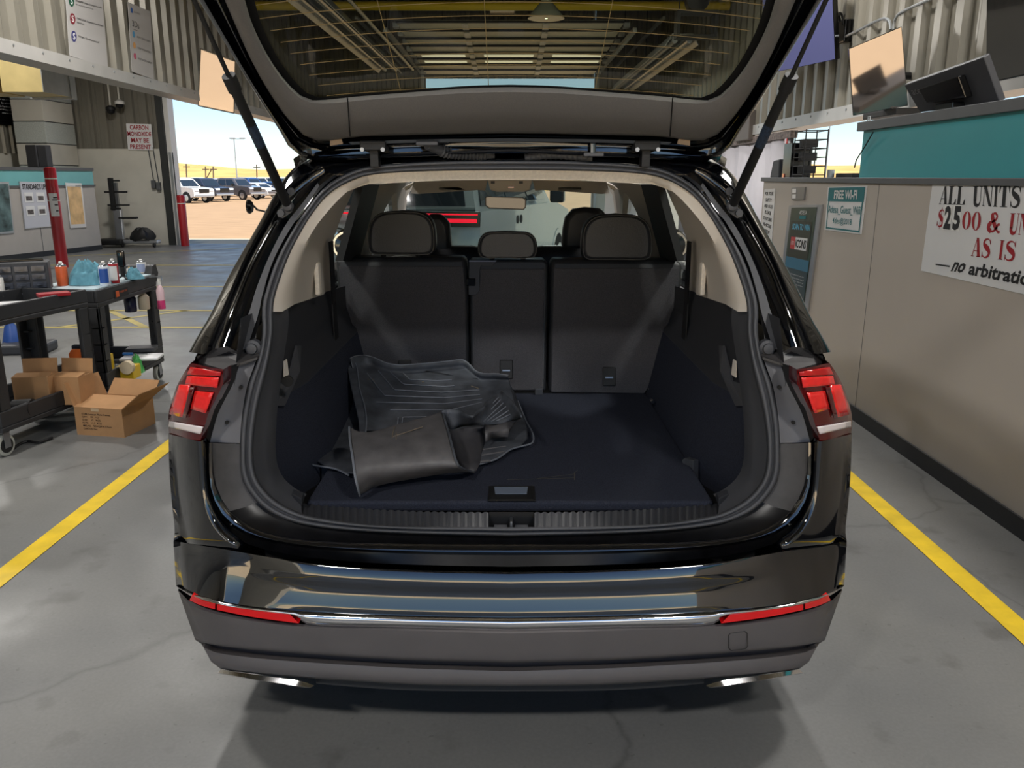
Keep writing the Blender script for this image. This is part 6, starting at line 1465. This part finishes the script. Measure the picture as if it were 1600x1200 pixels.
    for s in (1, -1):
        MB().box(L - .22, L - .01, min(s * (hw - .5), s * (hw - .08)), max(s * (hw - .5), s * (hw - .08)), hood - .30, hood - .14).build('headlamp', M('headlamp', (220, 224, 228), 0.15), b, bevel=.02)
        if kind != 'suv': MB().box(-.03, .04, min(s * (hw - .2), s * (hw - .04)), max(s * (hw - .2), s * (hw - .04)), belt - .35, belt - .02).build('tail_light', m_red, b, bevel=.01)
    MB().box(L - .10, L - .005, -hw + .52, hw - .52, hood - .42, hood - .14).build('grille', m_gblack, b, bevel=.02)
    MB().box(L - .12, L + .04, -hw + .1, hw - .1, .48, .66).build('bumper', m_silv if kind == 'pickup' else m_clad, b, bevel=.03)
    for s in (1, -1):
        MB().box(cab[-1][0] - .5, cab[-1][0] - .35, min(s * (hw), s * (hw + .2)), max(s * (hw), s * (hw + .2)), belt, belt + .2).build('door_mirror', m_gblack, b, bevel=.03)
    return v, L, mp
def park(u, v, rz, zoff, **k):
    vv, L, mp = make_vehicle(**k); d = ray(u, v); Y = k.pop('_', None)
    return vv
PK = 'vehicles parked outside in the lot'
lot = [  # pixel of the front wheel's foot, distance Y, heading, kind, colour
 (293, 313, 63, -30, 'pickup', (226, 226, 222), 0.0, 'white pickup truck nearest the doorway edge in the car park'),
 (327, 312, 67.5, -30, 'pickup', (42, 46, 58), 0.0, 'black pickup truck between the white and grey pickups'),
 (380, 312, 72, -26, 'pickup', (108, 104, 106), 0.3, 'grey crew cab pickup truck showing its side in the car park'),
 (408, 311, 78, -30, 'sedan', (222, 224, 224), 0.0, 'low white saloon car in front of the blue cars'),
 (432, 306, 96, -30, 'sedan', (64, 104, 160), 0.2, 'blue saloon car in the second row by the tailgate strut'),
 (398, 305, 91, -30, 'pickup', (50, 82, 140), 0.2, 'blue pickup truck behind the grey pickup'),
 (352, 305, 86, -30, 'suv', (206, 208, 210), 0.0, 'silver car in the row behind the black pickup'),
 (306, 305, 82, -30, 'van', (224, 224, 220), 0.0, 'white van in the row behind the white pickup'),
 (440, 302, 118, -30, 'van', (228, 228, 226), 0.0, 'white van in the back row by the tailgate strut'),
 (405, 302, 110, -30, 'van', (226, 228, 228), 0.0, 'farthest white van in the back row of the car park'),
]
for u, v, Y, hd, kind, colr, mt, lab in lot:
    vv, L, mp = make_vehicle({'pickup': 'pickup_truck', 'sedan': 'parked_car', 'van': 'parked_van', 'suv': 'parked_car'}[kind], lab, {'pickup': 'truck', 'sedan': 'car', 'van': 'van', 'suv': 'car'}[kind], kind, colr, mt, PK)
    p = onY(u, v, Y); fwd_ = Vector((math.cos(R(hd)), math.sin(R(hd)), 0)); side = Vector((fwd_.y, -fwd_.x, 0))
    org = p - fwd_ * (L - .95) - side * .9; org.z = 0
    vv.location = (org.x, org.y, zz(Y) + .0); vv.rotation_euler = (0, 0, R(hd))
# the pale SUV ahead in the lane
av, L, mp = make_vehicle('suv', 'pale grey SUV with lit red tail lamps ahead in the lane, seen through the windscreen', 'car', 'suv', (150, 160, 162), 0.2)
hd = R(75); fw = Vector((math.cos(hd), math.sin(hd), 0)); sdv = Vector((fw.y, -fw.x, 0))
rc = Vector((-.31, 6.7, 0)); av.location = rc - sdv * .98; av.rotation_euler = (0, 0, hd)
m_lit = M('lit red lamp', (230, 20, 40), 0.3, emit=(255, 22, 52), estr=1.2)
for nm, x0_, x1_, y0_, y1_, z0, z1, mat in (('tail_lamp_bar', -.06, -.03, -.97, -.35, 1.135, 1.15, m_lit), ('tail_lamp_bar', -.06, -.03, -.96, -.52, 1.06, 1.10, m_lit), ('tail_lamp_bar', -.06, -.03, .35, .97, 1.135, 1.155, m_lit), ('lamp_surround', -.045, -.02, -.99, -.3, 1.02, 1.17, m_gblack), ('licence_recess', -.05, -.02, -.3, .3, .78, .95, m_gblack), ('rear_bumper', -.1, .05, -.9, .9, .32, .62, m_clad)):
    o = MB().box(x0_, x1_, y0_, y1_, z0, z1).build(nm, mat, None, bevel=.004); o.parent = av
for x in (1.55, 1.72):
    o = MB().lathe([(.05, -.003), (.05, .003)], (x, -.985, 1.02), 18, 'Y').build('door_sticker', m_black, None); o.parent = av
# lamp posts and utility poles
def lamppost(u, vb, vt, Y, lab):
    b, t = onY(u, vb, Y), onY(u, vt, Y); lp = thing('street_lamp', lab, 'lamp post', b, group='street lamps in the lot')
    b.z = zz(Y); MB().lathe([(.10, 0), (.06, t.z - b.z)], b, 10).build('post', m_galv, lp, smooth=True)
    w = 10 / FPX * (Y + 1.85); MB().box(t.x - w, t.x + w, t.y - .05, t.y + .05, t.z - .04, t.z + .04).build('cross_arm', m_galv, lp)
    for s in (1, -1): MB().box(t.x + s * w * .75 - .35, t.x + s * w * .75 + .35, t.y - .2, t.y + .2, t.z - .02, t.z + .14).build('lamp_head', m_galv, lp)
lamppost(371, 285, 217, 112, 'tall double headed street lamp rising above the parked trucks')
def pole(u, vb, vt, Y, lab, brace=False):
    b, t = onY(u, vb, Y), onY(u, vt, Y); pl = thing('utility_pole', lab, 'pole', b, group='utility poles on the hill')
    b.z = -1.0
    MB().tube([b, t], .08, 8).build('pole_shaft', M('weathered pole', (92, 80, 66), 0.9), pl)
    MB().box(t.x - .4, t.x + .4, t.y - .05, t.y + .05, t.z - .4, t.z - .3).build('cross_arm', m_frame, pl)
    if brace:
        MB().tube([Vector((b.x, b.y, 1.0)), Vector((b.x + .9, b.y, t.z - .4))], .06, 6).build('brace', m_frame, pl)
for u, vt, lab, br2 in ((291, 256, 'leftmost utility pole standing on the dry hill', False), (321, 260, 'braced utility pole left of the street lamp on the hill', True), (333, 260, 'plain utility pole just right of the braced one', False), (401, 257, 'lone utility pole right of the street lamp', False), (425, 263, 'farthest right utility pole, beside the tailgate strut', False)):
    pole(u, 292, vt, 100, lab, br2)
q = onX(1292, 250, 30); pl = thing('street_lamp', 'thin pole outside the right opening against the bright sky', 'lamp post', (q.x, q.y, 0)); MB().lathe([(.06, -.5), (.04, 9.0)], (q.x, q.y, 0), 8).build('post', m_galv, pl)
MB().box(q.x - .7, q.x + .7, q.y - .05, q.y + .05, 8.95, 9.05).build('cross_arm', m_galv, pl)
